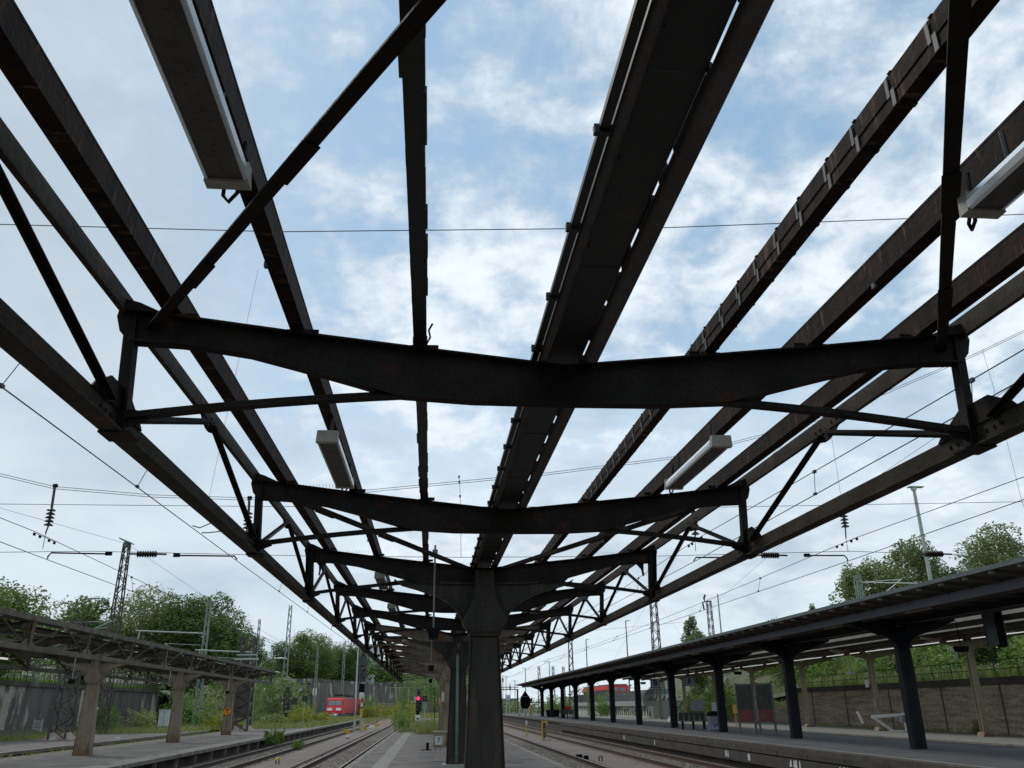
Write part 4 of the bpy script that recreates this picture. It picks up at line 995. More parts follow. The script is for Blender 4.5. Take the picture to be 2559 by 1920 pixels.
MB().add([(-26.85, 72.5, 14.95), (-25.85, 72.5, 14.55), (-25.85, 73.4, 14.55), (-26.85, 73.4, 14.95), (-26.85, 72.5, 15.05), (-25.85, 72.5, 14.65), (-25.85, 73.4, 14.65), (-26.85, 73.4, 15.05)], [(0, 3, 2, 1), (4, 5, 6, 7), (0, 1, 5, 4), (1, 2, 6, 5), (2, 3, 7, 6), (3, 0, 4, 7)]).box(-26.52, -26.08, 72.8, 73.2, 14.3, 14.75).build('head_plate', M['mastgreen'], mA)
def pole_lamp(x, y, z, label, dx=-1.2):
    t = thing('floodlight', (x, y, z), label, 'lamp', 'yard lamps on masts')
    MB().tube([(x, y, z), (x+dx*.5, y-.1, z+.15)], .04, 6).build('arm', M['galv'], t)
    b = MB(); c = Vector((x+dx*.9, y-.1, z+.22)); vs = []; n = 12
    for k in range(n): vs.append(c+Vector((math.cos(6.2832*k/n)*abs(dx)*.5, math.sin(6.2832*k/n)*.25, 0)))
    b.add(vs+[c+Vector((0, 0, .18)), c-Vector((0, 0, .10))], [(k, (k+1) % n, n) for k in range(n)]+[((k+1) % n, k, n+1) for k in range(n)])
    b.build('shade', M['offwhite'], t)
pole_lamp(-26.8, 72.4, 9.85, 'oval white yard lamp on the tallest left lattice mast', -1.3)
def tower_base(x, y, z, w, parent):
    for sx in (-1, 1):
        for sy in (-1,):
            cx_ = x+sx*w*.55; b = MB()
            n = 8; 
            for k in range(n):
                a0, a1 = 6.2832*k/n, 6.2832*(k+1)/n
                b.k = k % 2
                b.add([(cx_+.62*math.cos(a0), y+.5*math.sin(a0), z), (cx_+.62*math.cos(a1), y+.5*math.sin(a1), z), (cx_+.24*math.cos(a1), y+.2*math.sin(a1), z+.42), (cx_+.24*math.cos(a0), y+.2*math.sin(a0), z+.42)], [(0, 1, 2, 3)])
            b.k = 0; b.add([(cx_+.24*math.cos(6.2832*k/n), y+.2*math.sin(6.2832*k/n), z+.42) for k in range(n)], [tuple(range(n))])
            b.build('footing', [M['blockwhite'], M['blockred']], parent)
tB = lattice_mast(-24.2, 60.3, -.05, 7.3, 1.05, .70, 'mastdark', 'old open lattice tower on red and white footings left of the first left column', panel=.62, th=.10, name='lattice_tower', group='old lattice towers')
tower_base(-24.2, 60.3, -.1, .8, tB)
tC = lattice_mast(-15.9, 74.8, -.05, 7.2, 1.2, 1.0, 'mastdark', 'dark ivy covered steel tower right of the third left column', panel=.55, th=.14, name='lattice_tower', group='old lattice towers')
tower_base(-15.9, 74.8, -.08, .9, tC)
b = MB(); b.box(-16.42, -15.42, 74.35, 74.42, .9, 5.0); b.build('cladding', M['mastdark'], tC)
MB().box(-16.9, -14.9, 74.2, 74.3, 5.35, 5.5).box(-16.7, -15.1, 74.2, 74.3, 5.7, 5.8).build('crossarm', M['galv'], tC)

def cantilever(t, x, y, z, s, L_=3.0, mt='galv'):
    """bracket arms reaching from (x, z) towards side s"""
    b = MB(); tp = (x+s*L_, y, z+.9)
    b.tube([(x, y, z-1.3), tp], .05, 6).tube([(x, y, z+.7), tp], .035, 6).tube([(x+s*.4, y, z-.2), (x+s*L_*.95, y, z+.45)], .03, 6).tube([(x+s*L_*.35, y, z-.45), (x+s*L_*1.0, y, z-.5)], .028, 6)
    b.build('cantilever_arm', M[mt], t)
m1 = lattice_mast(-23.8, 92, -.3, 12.2, .62, .30, 'mastgreen', 'pale green lattice mast with a long outrigger beam above the left canopy', panel=.9, th=.07)
MB().tube([(-24.0, 92, 8.85), (-30.8, 92, 9.15)], .075, 8).build('outrigger', M['galv'], m1)
MB().tube([(-30.4, 92, 9.1), (-30.5, 92, 6.6)], .07, 8).build('drop_post', M['galv'], m1)
cantilever(m1, -24.2, 92, 7.0, -1, 3.6); cantilever(m1, -30.4, 92, 6.5, -1, 2.0)
m2 = lattice_mast(-17.2, 84, -.3, 7.4, .6, .5, 'mastgreen', 'short green mast at the dark tower carrying an outrigger beam to the left', panel=.8)
MB().tube([(-17.4, 84, 6.5), (-22.6, 84, 6.75)], .07, 8).build('outrigger', M['galv'], m2); MB().tube([(-22.2, 84, 6.7), (-22.25, 84, 5.0)], .06, 8).build('drop_post', M['galv'], m2)
cantilever(m2, -17.6, 84, 5.2, -1, 3.2)
m3 = lattice_mast(-32.3, 84, 3.5, 9.9, .5, .38, 'mastgreen', 'green lattice mast with a short top arm, left of the tallest mast', panel=.8)
MB().tube([(-32.3, 84, 9.9), (-35.2, 84, 10.0)], .05, 6).build('top_arm', M['mastdark'], m3)
m4 = lattice_mast(-29.6, 68, 3.3, 8.3, .35, .3, 'mastgreen', 'green mast at the far left with bracket arms to the right', panel=.7)
cantilever(m4, -29.4, 68, 7.0, 1, 4.6); cantilever(m4, -29.8, 68, 6.6, -1, 2.4)
C0 = Vector((-.83, 0, 1.6))
def scaled(x, y, z, s): p = C0+(Vector((x, y, z))-C0)*s; return p
for (bx_, by_, z0, z1, s, w, lab) in [(-53.7, 274.8, -.3, 27.5, .58, .55, 'pale lattice mast just right of the left canopy end'),
        (-39.3, 241.3, -.3, 28.0, .60, .75, 'tall slim green lattice mast standing between the left canopy and the locomotive'),
        (-50.5, 395, -.3, 27.3, .45, .5, 'lattice mast with white sleeves at its foot before the bridge wall'),
        (-18.4, 182.5, -.3, 14.4, .95, .5, 'lattice mast standing right behind the red locomotive')]:
    p0 = scaled(bx_, by_, z0, s); p1 = scaled(bx_, by_, z1, s)
    q = lattice_mast(p0.x, p0.y, -.4, p1.z, w, w*.55, 'mastgreen', lab, panel=1.1, th=.09)
    if 'white sleeves' in lab:
        for sx in (-1, 1): MB().box(p0.x+sx*w*.5-.12, p0.x+sx*w*.5+.12, p0.y-.5, p0.y-.3, 3.9, 5.2).build('sleeve', M['white'], q)
pole_lamp(-22.4, 141, 10.9, 'small lamp head on the tall slim green mast', .6)
def pole(x, y, z0, z1, r, mt, label, arm=None, name='pole', cat='pole', group='plain poles in the yard'):
    t = thing(name, (x, y, z0), label, cat, group)
    MB().tube([(x, y, z0), (x, y, z1)], r, 10, r*.6).build('shaft', M[mt], t)
    if arm: MB().tube([(x, y, z1-.1), (x+arm, y, z1)], r*.4, 6).build('arm', M[mt], t)
    return t
pole(-15.3, 178.5, -.3, 12.8, .17, 'offwhite', 'smooth pale pole at the right end of the red locomotive')
pole(-14.9, 196, -.3, 10.6, .13, 'galv', 'grey pole right of the tall signal', -.9)
for i, (x, y, h, lab) in enumerate([(-12.4, 255, 8.2, 'yellowish mast left of the pale wall patch bend'), (-11.3, 285, 9.6, 'thin twin mast far along the curve'), (-9.2, 290, 9.4, 'thin mast beside the twin mast far along the curve'), (-2.2, 270, 9, 'distant mast directly above the red platform signal'), (2.6, 265, 9, 'distant mast right of the red platform signal')]):
    lattice_mast(x, y, -.5, h, .5, .35, 'mastgreen', lab, panel=1.2, th=.1)
# distant catenary crossing under the far canopy
tag(MB().tube([(-19, 250, 6.5), (-2, 250, 6.7), (8, 250, 6.6)], .05, 5).tube([(-19, 250, 8.1), (-2, 250, 7.9), (8, 250, 8.1)], .04, 5).tube([(-14, 250, 6.6), (-11, 250, 8.2)], .04, 5).build('cross_span', M['galv']), 'pale cross span wires far away below the canopy end', 'wire')
# signs on lamps near the left canopy end
pole_lamp(-24.6, 150, 7.0, 'white lamp head shining beside the bridge abutment', -2.2)
pole_lamp(-24.0, 128, 8.0, 'white lamp head above the end of the left canopy', 2.2)

# right side masts
rl = pole(48.1, 80, 2, 21.9, .26, 'galv', 'thick tall lamp mast rising above the dark roof at the right', None, 'lamp_mast', 'mast')
MB().box(47.5, 49.1, 79.7, 80.3, 22.0, 22.1).box(47.9, 48.3, 79.8, 80.2, 21.7, 22.0).build('lamp_head', M['offwhite'], rl)
lattice_mast(27.9, 110, -.4, 14.9, 1.15, .7, 'mastdark', 'dark broad lattice mast rising over the middle of the dark roof', panel=1.0, th=.11)
ml = lattice_mast(35.3, 110, -.4, 14.0, .75, .5, 'mastdark', 'lattice mast with insulators beside a plain pole above the dark roof', panel=.9, th=.08)
MB().tube([(34.8, 110, 13.9), (34.7, 110, 14.4), (34.9, 110, 14.9)], .13, 6).tube([(34.6, 110, 13.0), (34.5, 110, 13.8)], .1, 6).build('insulator', M['insul'], ml)
pole(36.6, 110, -.4, 15.0, .14, 'galv', 'plain pole beside the insulator lattice mast', None)
lattice_mast(21.6, 140, -.4, 12.5, .8, .5, 'mastdark', 'lattice mast seen through the right edge truss left of the broad dark mast', panel=1.0, th=.1)
pole(30.9, 140, -.4, 14.4, .14, 'grey', 'thin pole with a top bracket left of the broad dark mast', .7)
pole(24.2, 140, -.4, 11.5, .12, 'grey', 'thin pole rising from the middle of the dark roof line', .5)
mg = lattice_mast(35.4, 70, 2.0, 11.7, .46, .40, 'mastgreen', 'green lattice mast before the pale poplar, with white bracket arms', panel=.7, th=.07)
MB().tube([(35.6, 70, 11.1), (41.2, 70, 11.0)], .045, 8).tube([(35.7, 70, 11.1), (39.3, 70, 11.35)], .03, 6).tube([(37.2, 70, 9.9), (39.4, 70, 11.4)], .04, 6).build('cantilever_arm', M['white'], mg)
for i, (x, h, lab) in enumerate([(20.7, 9.5, 'thin pole with hooks, first above the far end of the dark roof'), (26.2, 10.9, 'pole with a side arm above the far dark roof'), (27.05, 9.9, 'short lattice mast above the far dark roof'), (29.4, 9.8, 'lattice mast stub above the far dark roof, right one'), (23.8, 9.9, 'mast with a bent tip above the far dark roof')]):
    if i in (0, 1): pole(x, 200, -.5, h, .13, 'grey', lab, -1.3 if i == 1 else -.7)
    else: lattice_mast(x, 200, -.5, h, .6, .4, 'mastdark', lab, panel=1.1, th=.1)
rnd = random.Random(9)
for i in range(11):
    x = 11.6+i*1.05+rnd.uniform(-.3, .3); y = 232+rnd.uniform(0, 30); h = rnd.uniform(7.2, 10.2)
    t = thing('distant_mast', (x, y, -.5), ORD[i]+(' distant mast with red insulator' if i % 2 else ' distant mast with a crossarm')+', counting rightwards from the nearest column', 'mast', 'cluster of distant masts over the far station end')
    MB().bar((x, y, -.5), (x, y, h), .14, .14, upv=(0, 1, 0)).build('shaft', M['mastdark'], t)
    if i % 2: MB().lathe([(.05, 0), (.35, .15), (.12, .4), (.3, .6), (.05, 1.2)], (x, y, h-1.8), 8).build('insulator', M['redbrown'], t)
    else: MB().bar((x-.9, y, h-.3), (x+.9, y, h-.3), .08, .08).build('crossarm', M['grey'], t)

# ------------------------------------------------------------------ overhead line
YH = 20.6
def wire(pts, r, name, label, cat='wire', group=None, drops=None, mt='wire'):
    b = MB(); b.tube(pts, r, 5); o = b.build(name, M[mt])
    tag(o, label, cat, group)
    if drops:
        d = MB()
        for a, c in drops: d.tube([a, c], .006 if abs(a[1]) < 40 else .009, 4); d.box(a[0]-.02, a[0]+.02, a[1]-.04, a[1]+.04, a[2]-.03, a[2]+.02); d.box(c[0]-.02, c[0]+.02, c[1]-.04, c[1]+.04, c[2]-.02, c[2]+.02)
        d.build('droppers', M['wire'], o)
    return o
def line_pair(xc, yh_cat, label, x_far, zc_far=4.9, cat_z=5.42):
    """contact wire with zig-zag and its messenger wire above; supports at the headspan y=20.6 and every 60 m"""
    cpts = [(xc+(-.3), -40, 4.9), (xc, YH, 4.9), (x_far, 82, 4.9), (xc, 144, 4.9), (x_far, 200, 4.9)]
    def cx_(y):
        for a, c in zip(cpts, cpts[1:]):
            if y <= c[1]: return lerp(a[0], c[0], (y-a[1])/(c[1]-a[1]))
        return x_far
    def mz(y):
        u = ((y-YH) % 61.7)/61.7; return cat_z-.0-4*.28*u*(1-u)*1.0
    ys = [-40+4*i for i in range(61)]
    wire([(cx_(y), y, 4.9) for y in ys], .0085, 'contact_wire', label+' contact wire, the lower of the pair', 'wire', 'contact wires above the tracks')
    drops = []; y = YH+7
    wire([(lerp(cx_(y), yh_cat, .6), y, mz(y)) for y in ys], .008, 'messenger_wire', label+' messenger wire, the upper of the pair', 'wire', 'messenger wires above the tracks',
         [((lerp(cx_(yy), yh_cat, .6), yy, mz(yy)), (cx_(yy), yy, 4.91)) for yy in (9, 13.5, 26.5, 32.5, 40, 48, 57, 67, 76, 90, 102)])
line_pair(-9.78, -9.86, 'left outer track', -9.0); line_pair(-5.48, -5.25, 'left near track', -5.0); line_pair(5.68, 5.72, 'right near track', 4.9); line_pair(9.6, 9.72, 'right outer track', 8.9)
# feeder drops at the left near contact wire
tag(MB().tube([(-5.45, 18.0, 5.34), (-5.3, 17.6, 5.2), (-5.42, 17.0, 4.95), (-5.45, 16.6, 4.91)], .012, 5).tube([(-5.40, 18.6, 5.33), (-5.22, 18.3, 5.15), (-5.38, 17.6, 4.97), (-5.45, 17.3, 4.91)], .012, 5).build('jumper_cable', M['wire']), 'two curved jumper cables hanging at the left near contact wire', 'cable')
hs = [(-22, 10.6), (-16, 8.6), (-11.2, 6.93), (-9.89, 6.63), (-7.6, 6.45), (-5.32, 6.40), (-2.62, 6.61), (.71, 6.98), (2, 7.12), (5.37, 7.6), (8.27, 8.36), (9.73, 8.82), (12.11, 9.80), (14.55, 10.85), (17, 12.0), (22, 14.6)]
for dz, lab in ((0, 'upper'), (-.055, 'lower')):
    wire([(x, YH, z+dz) for x, z in hs], .007, 'headspan_wire', lab+' of the two sagging span wires carrying the insulators', 'wire', 'span wires across the tracks')
wire([(-24, YH, 6.2), (-5, YH, 6.19), (0, YH, 6.23), (6.5, YH, 6.28), (14.8, YH, 6.5), (24, YH, 6.8)], .007, 'span_wire', 'upper straight cross span wire below the sagging pair', 'wire', 'span wires across the tracks')
wire([(-24, YH, 5.2), (-10.8, YH, 5.06), (-8.77, YH, 5.09), (-3.9, YH, 5.0), (0, YH, 4.98), (4.8, YH, 5.03), (9.76, YH, 5.17), (12.4, YH, 5.09), (24, YH, 5.2)], .007, 'span_wire', 'lowest cross span wire with insulators and registration arms', 'wire', 'span wires across the tracks')
wire([(-14, 9.0, 6.90), (-5.95, 9.0, 6.92), (-2.77, 9.0, 6.96), (2, 9.0, 7.23), (6.96, 9.0, 7.66), (14, 9, 8.4)], .006, 'cross_wire', 'thin dark wire crossing the whole sky behind the nearest girders', 'wire')
wire([(-5.69, YH, 12.71), (-6.27, YH, 6.34)], .004, 'stay_wire', 'thin steep wire seen left between the near purlins', 'wire')
wire([(-.21, YH, 7.0), (-.19, YH, 6.75), (-.16, YH, 6.23), (-.14, YH, 4.98)], .006, 'vertical_hanger', 'thin vertical hanger with clamps left of the gutter', 'wire', None,
     [((-.21, YH, 7.0), (-.20, YH, 6.86)), ((-.18, YH, 6.5), (-.16, YH, 6.23))])
wire([(9.73, YH, 8.8), (9.74, YH, 6.2)], .004, 'vertical_hanger', 'thin hanger above the right hand insulator string', 'wire')
wire([(14.6, YH, 10.9), (14.67, YH, 9.84), (14.73, YH, 6.55), (14.9, YH, 5.2)], .005, 'vertical_hanger', 'thin hanger dropping from a ring near the right edge of the photo', 'wire')
wire([(-24, 82.3, 7.2), (-9, 82.3, 6.9), (5, 82.3, 7.4), (24, 82.3, 9)], .010, 'span_wire', 'distant sagging cross span wire seen low on the right', 'wire')
wire([(-40, 20, 14), (-26.3, 73, 14.6), (-23.8, 92, 12.2), (-24, 150, 11)], .012, 'feeder_wire', 'feeder wire running from the tallest left mast towards the green masts', 'wire')
wire([(28, 110, 14.5), (18, 60, 13.5), (12.5, 20, 11.5), (10, -10, 10.5)], .009, 'feeder_wire', 'feeder wire descending from the upper right to the broad dark mast', 'wire')
wire([(35.3, 110, 13.2), (24, 55, 12.6), (17.5, 20, 11.2), (14, -10, 10)], .009, 'feeder_wire', 'feeder wire leading to the insulator lattice mast', 'wire')
wire([(27.9, 110, 14.9), (33, 108, 6)], .008, 'guy_wire', 'right guy wire of the broad dark mast', 'wire'); wire([(27.9, 110, 14.9), (22, 112, 6)], .008, 'guy_wire', 'left guy wire of the broad dark mast', 'wire')

def disc_prof(n, r, pitch, core=.02):
    p = [(core, 0)]
    for i in range(n): z = i*pitch; p += [(core, z), (r, z+pitch*.15), (r*.9, z+pitch*.35), (core*1.2, z+pitch*.8)]
    return p+[(core, n*pitch)]
def vert_insulator(x, zt, zi, zb, label, n=5):
    t = thing('insulator_string', (x, YH, zt), label, 'insulator', 'vertical insulator strings on the span wires')
    L_ = .44; MB().lathe(disc_prof(n, .105, L_/n), (x, YH, zi-L_), 14).build('discs', M['insul'], t)
    MB().tube([(x-.02, YH, zt+.02), (x, YH, zi)], .032, 8).tube([(x, YH, zi-L_), (x-.03, YH, zb+.15)], .018, 8).tube([(x-.03, YH, zb+.15), (x-.03, YH, zb-.20)], .008, 6).build('link_rod', M['mastdark'], t)
    MB().box(x-.06, x+.04, YH-.03, YH+.03, zt-.04, zt+.04).build('clamp', M['black'], t)
    b = MB()
    for dy in (-.55, -.25, .25, .55): b.box(x-.05, x-.01, YH+dy-.03, YH+dy+.03, zb+.0, zb+.06)
    b.tube([(x-.03, YH-.6, zb+.06), (x-.03, YH+.6, zb+.06)], .007, 5); b.build('suspension_clamp', M['black'], t)
vert_insulator(-9.87, 6.65, 6.12, 5.35, 'brown insulator string hanging over the left outer track')
vert_insulator(-5.29, 6.40, 6.08, 5.35, 'insulator string hanging just left of the near canopy edge')
vert_insulator(9.73, 6.30, 6.22, 5.35, 'insulator string right of the near canopy over the right outer track')
vert_insulator(5.76, 6.15, 6.00, 5.35, 'small insulator string half hidden behind the right edge truss', 4)
def hor_insulator(x, z, label, L_=.46):
    t = thing('insulator', (x, YH, z), label, 'insulator', 'horizontal insulators in the lowest span wire')
    b = MB(); q = MB().lathe(disc_prof(8, .082, L_/8, .03), (0, 0, 0), 12)
    b.add([(x-L_/2+v[2], YH+v[1], z+v[0]) for v in q.v], q.f); b.build('discs', M['insul'], t)
    MB().tube([(x-L_*.95, YH, z+.005), (x-L_*.5, YH, z)], .022, 8).tube([(x+L_*.5, YH, z), (x+L_*.95, YH, z-.005)], .022, 8).build('end_fitting', M['mastdark'], t)
hor_insulator(-7.52, 5.03, 'ribbed horizontal insulator between the two left registration arms'); hor_insulator(7.65, 5.06, 'ribbed horizontal insulator right of the near canopy'); hor_insulator(12.0, 5.11, 'dark horizontal insulator before the thick lamp mast', .50)
def reg_arm(xa, za, xb, zb, xc, label):
    t = thing('registration_arm', (xb, YH, zb), label, 'arm', 'registration arms holding the contact wires')
    s = 1 if xb > xa else -1
    MB().tube([(xb, YH, zb), (xa+s*.06, YH, za+.06), (xa, YH, za-.02), (xa, YH, 4.91)], .018, 8).build('tube', M['black'], t)
    MB().box(xb-.07, xb+.07, YH-.035, YH+.035, zb-.035, zb+.045).build('hinge', M['black'], t)
reg_arm(-9.75, 4.99, -8.40, 5.03, 0, 'straight black registration arm of the left outer contact wire'); reg_arm(-5.45, 4.93, -6.85, 5.0, 0, 'black registration arm of the left near contact wire')
reg_arm(5.66, 4.94, 6.70, 5.0, 0, 'black registration arm below the right edge of the near canopy'); reg_arm(9.65, 5.0, 8.60, 5.06, 0, 'black hooked registration arm of the right outer contact wire')

# ------------------------------------------------------------------ right hand dark canopy
PY = 8.95; PX = 13.75
t = thing('platform_canopy', (PX, 26.1, .25), 'long dark navy roofed canopy on the right platform', 'canopy')
RY0, RY1 = -8, 122
sh = MB()
sh.add([(10.95, RY0, 4.23), (PX, RY0, 4.12), (16.6, RY0, 4.23), (10.95, RY1, 4.23), (PX, RY1, 4.12), (16.6, RY1, 4.23), (10.95, RY0, 4.19), (PX, RY0, 4.08), (16.6, RY0, 4.19), (10.95, RY1, 4.19), (PX, RY1, 4.08), (16.6, RY1, 4.19)],
       [(0, 1, 4, 3), (1, 2, 5, 4), (6, 9, 10, 7), (7, 10, 11, 8), (0, 3, 9, 6), (2, 8, 11, 5), (0, 6, 7, 1), (1, 7, 8, 2), (3, 4, 10, 9), (4, 5, 11, 10)])
sh.build('roof_deck', M['soffit'], t)
b = MB().box(10.90, 10.96, RY0, RY1, 4.165, 4.26); b.build('eaves_trim', M['sheet'], t)
b = MB(); i = 0; y = RY0+.3
raf = MB()
while y < RY1:
    raf.plate([(11.02, 4.13), (11.9, 4.02), (PX, 3.98), (PX, 4.06), (11.9, 4.12), (11.02, 4.185)], y-.03, y+.03)
    raf.plate([(16.5, 4.13), (15.6, 4.02), (PX, 3.98), (PX, 4.06), (15.6, 4.12), (16.5, 4.185)], y-.031, y+.031); y += .955
raf.build('rafters', M['soffit'], t)
MB().box(11.82, 11.88, RY0, RY1, 3.865, 4.055).box(11.78, 11.92, RY0, RY1, 3.85, 3.865).build('girder', M['navyface'], t)
MB().box(15.72, 15.78, RY0, RY1, 3.73, 3.90).build('girder', M['creamroof2'], t)  # far girder pale: its lit underside is put into the colour
en = MB(); y = RY0+.3
while y < RY1: en.plate([(11.0, 4.11), (11.10, 4.10), (11.10, 4.175), (11.0, 4.186)], y-.036, y+.036); y += .955
tag(en.build('rafter_ends', M['raft'], t), kind='stuff')  # pale tips on dark rafters: daylight on the ends put into the colour
MB().box(PX-.10, PX+.10, RY0, RY1, 3.80, 3.97).build('ridge_beam', M['navy'], t)
for x in (12.55, 14.95): MB().box(x-.04, x+.04, RY0, RY1, 3.90, 4.0).build('purlin', M['soffit'], t)
for k in range(-3, 11):
    y = 26.05+k*PY*1.0
    if y < RY0+1: continue
    c = MB(); zf = .25
    # H shaped post with flared head
    c.box(PX-.20, PX+.20, y-.13, y-.10, zf, 3.05).box(PX-.20, PX+.20, y+.10, y+.13, zf, 3.05).box(PX-.06, PX+.06, y-.10, y+.10, zf, 3.05)
    c.box(PX-.20, PX-.17, y-.10, y+.10, zf, 3.05).box(PX+.17, PX+.20, y-.10, y+.10, zf, 3.05)
    c.box(PX-.055, PX-.045, y-.142, y-.13, zf, 3.0).box(PX+.045, PX+.055, y-.142, y-.13, zf, 3.0)
    po = c.build('column', M['navy'], t)
    h = MB()
    arc = [(.20, 3.05), (.205, 3.16), (.25, 3.28), (.34, 3.40), (.48, 3.48), (.70, 3.53)]
    for s in (-1, 1):
        P_ = [(PX+s*a_, z) for a_, z in arc]
        h.plate(P_+[(PX+s*.70, 3.75), (PX, 3.75), (PX, 3.05)], y-.10, y+.10)
        h.plate([(PX+s*.70, 3.53), (PX+s*2.1, 3.90), (PX+s*2.1, 4.03), (PX+s*.70, 3.90), (PX, 3.90), (PX, 3.749), (PX+s*.70, 3.749)] if False else [(PX+s*.10, 3.56), (PX+s*.70, 3.53), (PX+s*1.86, 3.93), (PX+s*1.86, 4.02), (PX+s*.10, 3.98)], y-.07, y+.07)
        h.platex([(y+s*.10, 3.05), (y+s*.16, 3.3), (y+s*.35, 3.5), (y+s*.6, 3.6), (y+s*.6, 3.72), (y+s*.10, 3.72)], PX-.08, PX+.08)
    h.build('capital', M['navy'], po)
# ceiling lights under that roof
for k in range(13):
    y = 17.2+k*5.1
    q = thing('ceiling_light', (12.3, y, 3.86), ORD[k]+' strip light under the dark right canopy, counting away from the camera', 'lamp', 'strip lights under the dark right canopy')
    MB().box(12.25, 12.33, y-.62, y+.62, 3.85, 3.90).build('housing', M['cream'], q)
# departure board
q = thing('display_board', (17.0, 26, 3.1), 'slim grey green display panel hanging at the right edge under the dark canopy', 'sign')
MB().box(15.0, 15.32, 23.6, 23.7, 3.05, 4.0).build('panel', M['sheet'], q); MB().box(15.325, 15.52, 23.58, 23.75, 3.0, 4.0).build('side_case', M['black'], q); MB().box(15.53, 15.56, 23.56, 23.77, 3.0, 4.0).build('frame', M['sheet'], q)
def rlamp(x, y, label):
    q = thing('rod_lamp', (x, y, 3.0), label, 'lamp', 'dark boxes hanging on rods'); MB().tube([(x, y, 3.14), (x, y, 3.9)], .012, 6).build('rod', M['black'], q)
    MB().plate([(x-.16, 2.98), (x+.16, 2.98), (x+.2, 3.14), (x-.2, 3.14)], y-.1, y+.1).build('box', M['black'], q)
rlamp(15.4, 25.6, 'dark box hanging right of the nearest navy column'); rlamp(15.3, 45.4, 'dark box hanging right of the two B signs'); rlamp(15.2, 66, 'small dark box hanging left of the two B signs')

# hanging section signs
def section_sign(x, y, zc, ltr, label, w=.62, blue='signblue'):
    q = thing('section_sign', (x, y, zc), label, 'sign', 'hanging section letter signs')
    MB().box(x-w/2, x+w/2, y-.10, y+.10, zc-w/2, zc+w/2).build('case', M[blue], q)
    MB().box(x-w/2+.05, x+w/2-.05, y-.106, y-.10, zc-w/2+.05, zc+w/2-.05).build('face', M['signgrey' if blue == 'signblue' else 'white'], q)
    MB().box(x-w/2-.006, x-w/2, y-.08, y+.08, zc-w/2+.05, zc+w/2-.05).build('side_face', M['signgrey'], q)
    text(ltr, w*.82, (x, y-.112, zc), M['black'], q, sx=1.1)
    MB().tube([(x, y, zc+w/2), (x, y, 3.98)], .03, 8).build('hanger', M['black'], q)
section_sign(14.95, 61.5, 2.95, 'B', 'hanging sign with a black letter B, the left one of the two'); section_sign(14.6, 52.0, 2.83, 'B', 'hanging sign with a black letter B, the right one of the two', .52)
q = thing('section_sign', (14.5, 175, .2), 'small blue and white letter A sign standing beyond the far platform', 'sign')
MB().box(14.0, 15.0, 174.9, 175, 2.45, 3.5).build('case', M['signbright'], q); MB().box(14.12, 14.8, 174.88, 174.9, 2.62, 3.35).build('face', M['white'], q); text('A', .6, (14.47, 174.86, 2.98), M['black'], q)
MB().box(14.1, 14.3, 175.01, 175.1, -.5, 2.6).box(14.7, 14.9, 175.01, 175.1, -.5, 2.6).build('post', M['galv'], q)

# poster boards on the right platform
def poster(x0, x1, y0_, y1_, label):
    q = thing('poster_board', ((x0+x1)/2, (y0_+y1_)/2, .25), label, 'poster board', 'poster boards on the right platform')
    a = Vector((x0, y0_, 0)); c = Vector((x1, y1_, 0)); d = (c-a).normalized(); nrm = Vector((d.y, -d.x, 0))
    if nrm.y > 0: nrm = -nrm
    def quad(b, u0, u1, z0, z1, off, th=.02):
        p0 = a+d*u0+nrm*off; p1 = a+d*u1+nrm*off; b.bar((p0.x, p0.y, (z0+z1)/2), (p1.x, p1.y, (z0+z1)/2), th, z1-z0)
    W_ = (c-a).length
    b = MB(); quad(b, 0, W_, .72, 2.42, 0, .08); b.build('case', M['grey'], q)
    b = MB(); quad(b, .06, W_-.06, 1.30, 2.34, .045); b.build('poster_sheet', M['poster'], q)
    b = MB(); quad(b, .08, W_-.08, .80, 1.30, .046); s_ = b.build('poster_panel', M['posterred'], q)
    b = MB(); rnd = random.Random(3)
    for i in range(7): quad(b, .14, .14+(W_-.3)*rnd.uniform(.4, 1), 1.20-i*.05, 1.212-i*.05, .060, .004)
    for i in range(5): u = rnd.uniform(.15, W_-.25); quad(b, u, u+.018, 1.5+i*.13, 1.62+i*.13, .060, .004)
    b.build('print_marks', M['posterline'], s_)
    for u in (.04, W_-.04):
        p = a+d*u; MB().box(p.x-.045, p.x+.045, p.y-.03, p.y+.03, .25, 2.46).build('post', M['grey'], q)
poster(13.30, 13.86, 40.3, 39.6, 'left poster board with a red lower panel beside a navy column'); poster(13.95, 14.50, 39.5, 38.9, 'right poster board with a red lower panel, nearer the camera')
# info cases, bench, bin
def info(x, y, w, h, z0, mt, label):
    q = thing('notice_board', (x, y, .25), label, 'notice board'); MB().box(x-w/2, x+w/2, y-.03, y+.03, z0, z0+h).build('panel', M[mt], q)
    for s in (-1, 1): MB().box(x+s*(w/2-.03)-.02, x+s*(w/2-.03)+.02, y+.035, y+.07, .25, z0+h).build('post', M['grey'], q)
info(14.15, 49.2, .80, .55, 1.20, 'bin', 'wide grey notice board behind the bench'); info(14.75, 48.0, .36, .78, .85, 'offwhite', 'narrow pale notice board between the bench and the bin')
def bench(x, y, label):
    q = thing('bench', (x, y, .25), label, 'bench', 'benches on the right platform')
    MB().box(x-.75, x+.75, y-.22, y+.2, .66, .71).build('seat', M['benchdark'], q)
    for i in range(5): MB().box(x-.73+i*.30, x-.47+i*.30, y+.2, y+.24, .72, 1.12).build('backrest', M['benchdark'], q)
    for dx in (-.6, 0, .6): MB().box(x+dx-.05, x+dx+.05, y-.05, y+.05, .25, .66).build('leg', M['black'], q)
bench(13.75, 49.0, 'dark green bench of single seats left of the litter bin'); bench(13.9, 95.5, 'distant dark bench between far navy columns')
q = thing('litter_bin', (14.1, 46.4, .25), 'grey litter bin with a peaked lid and blue print', 'bin')
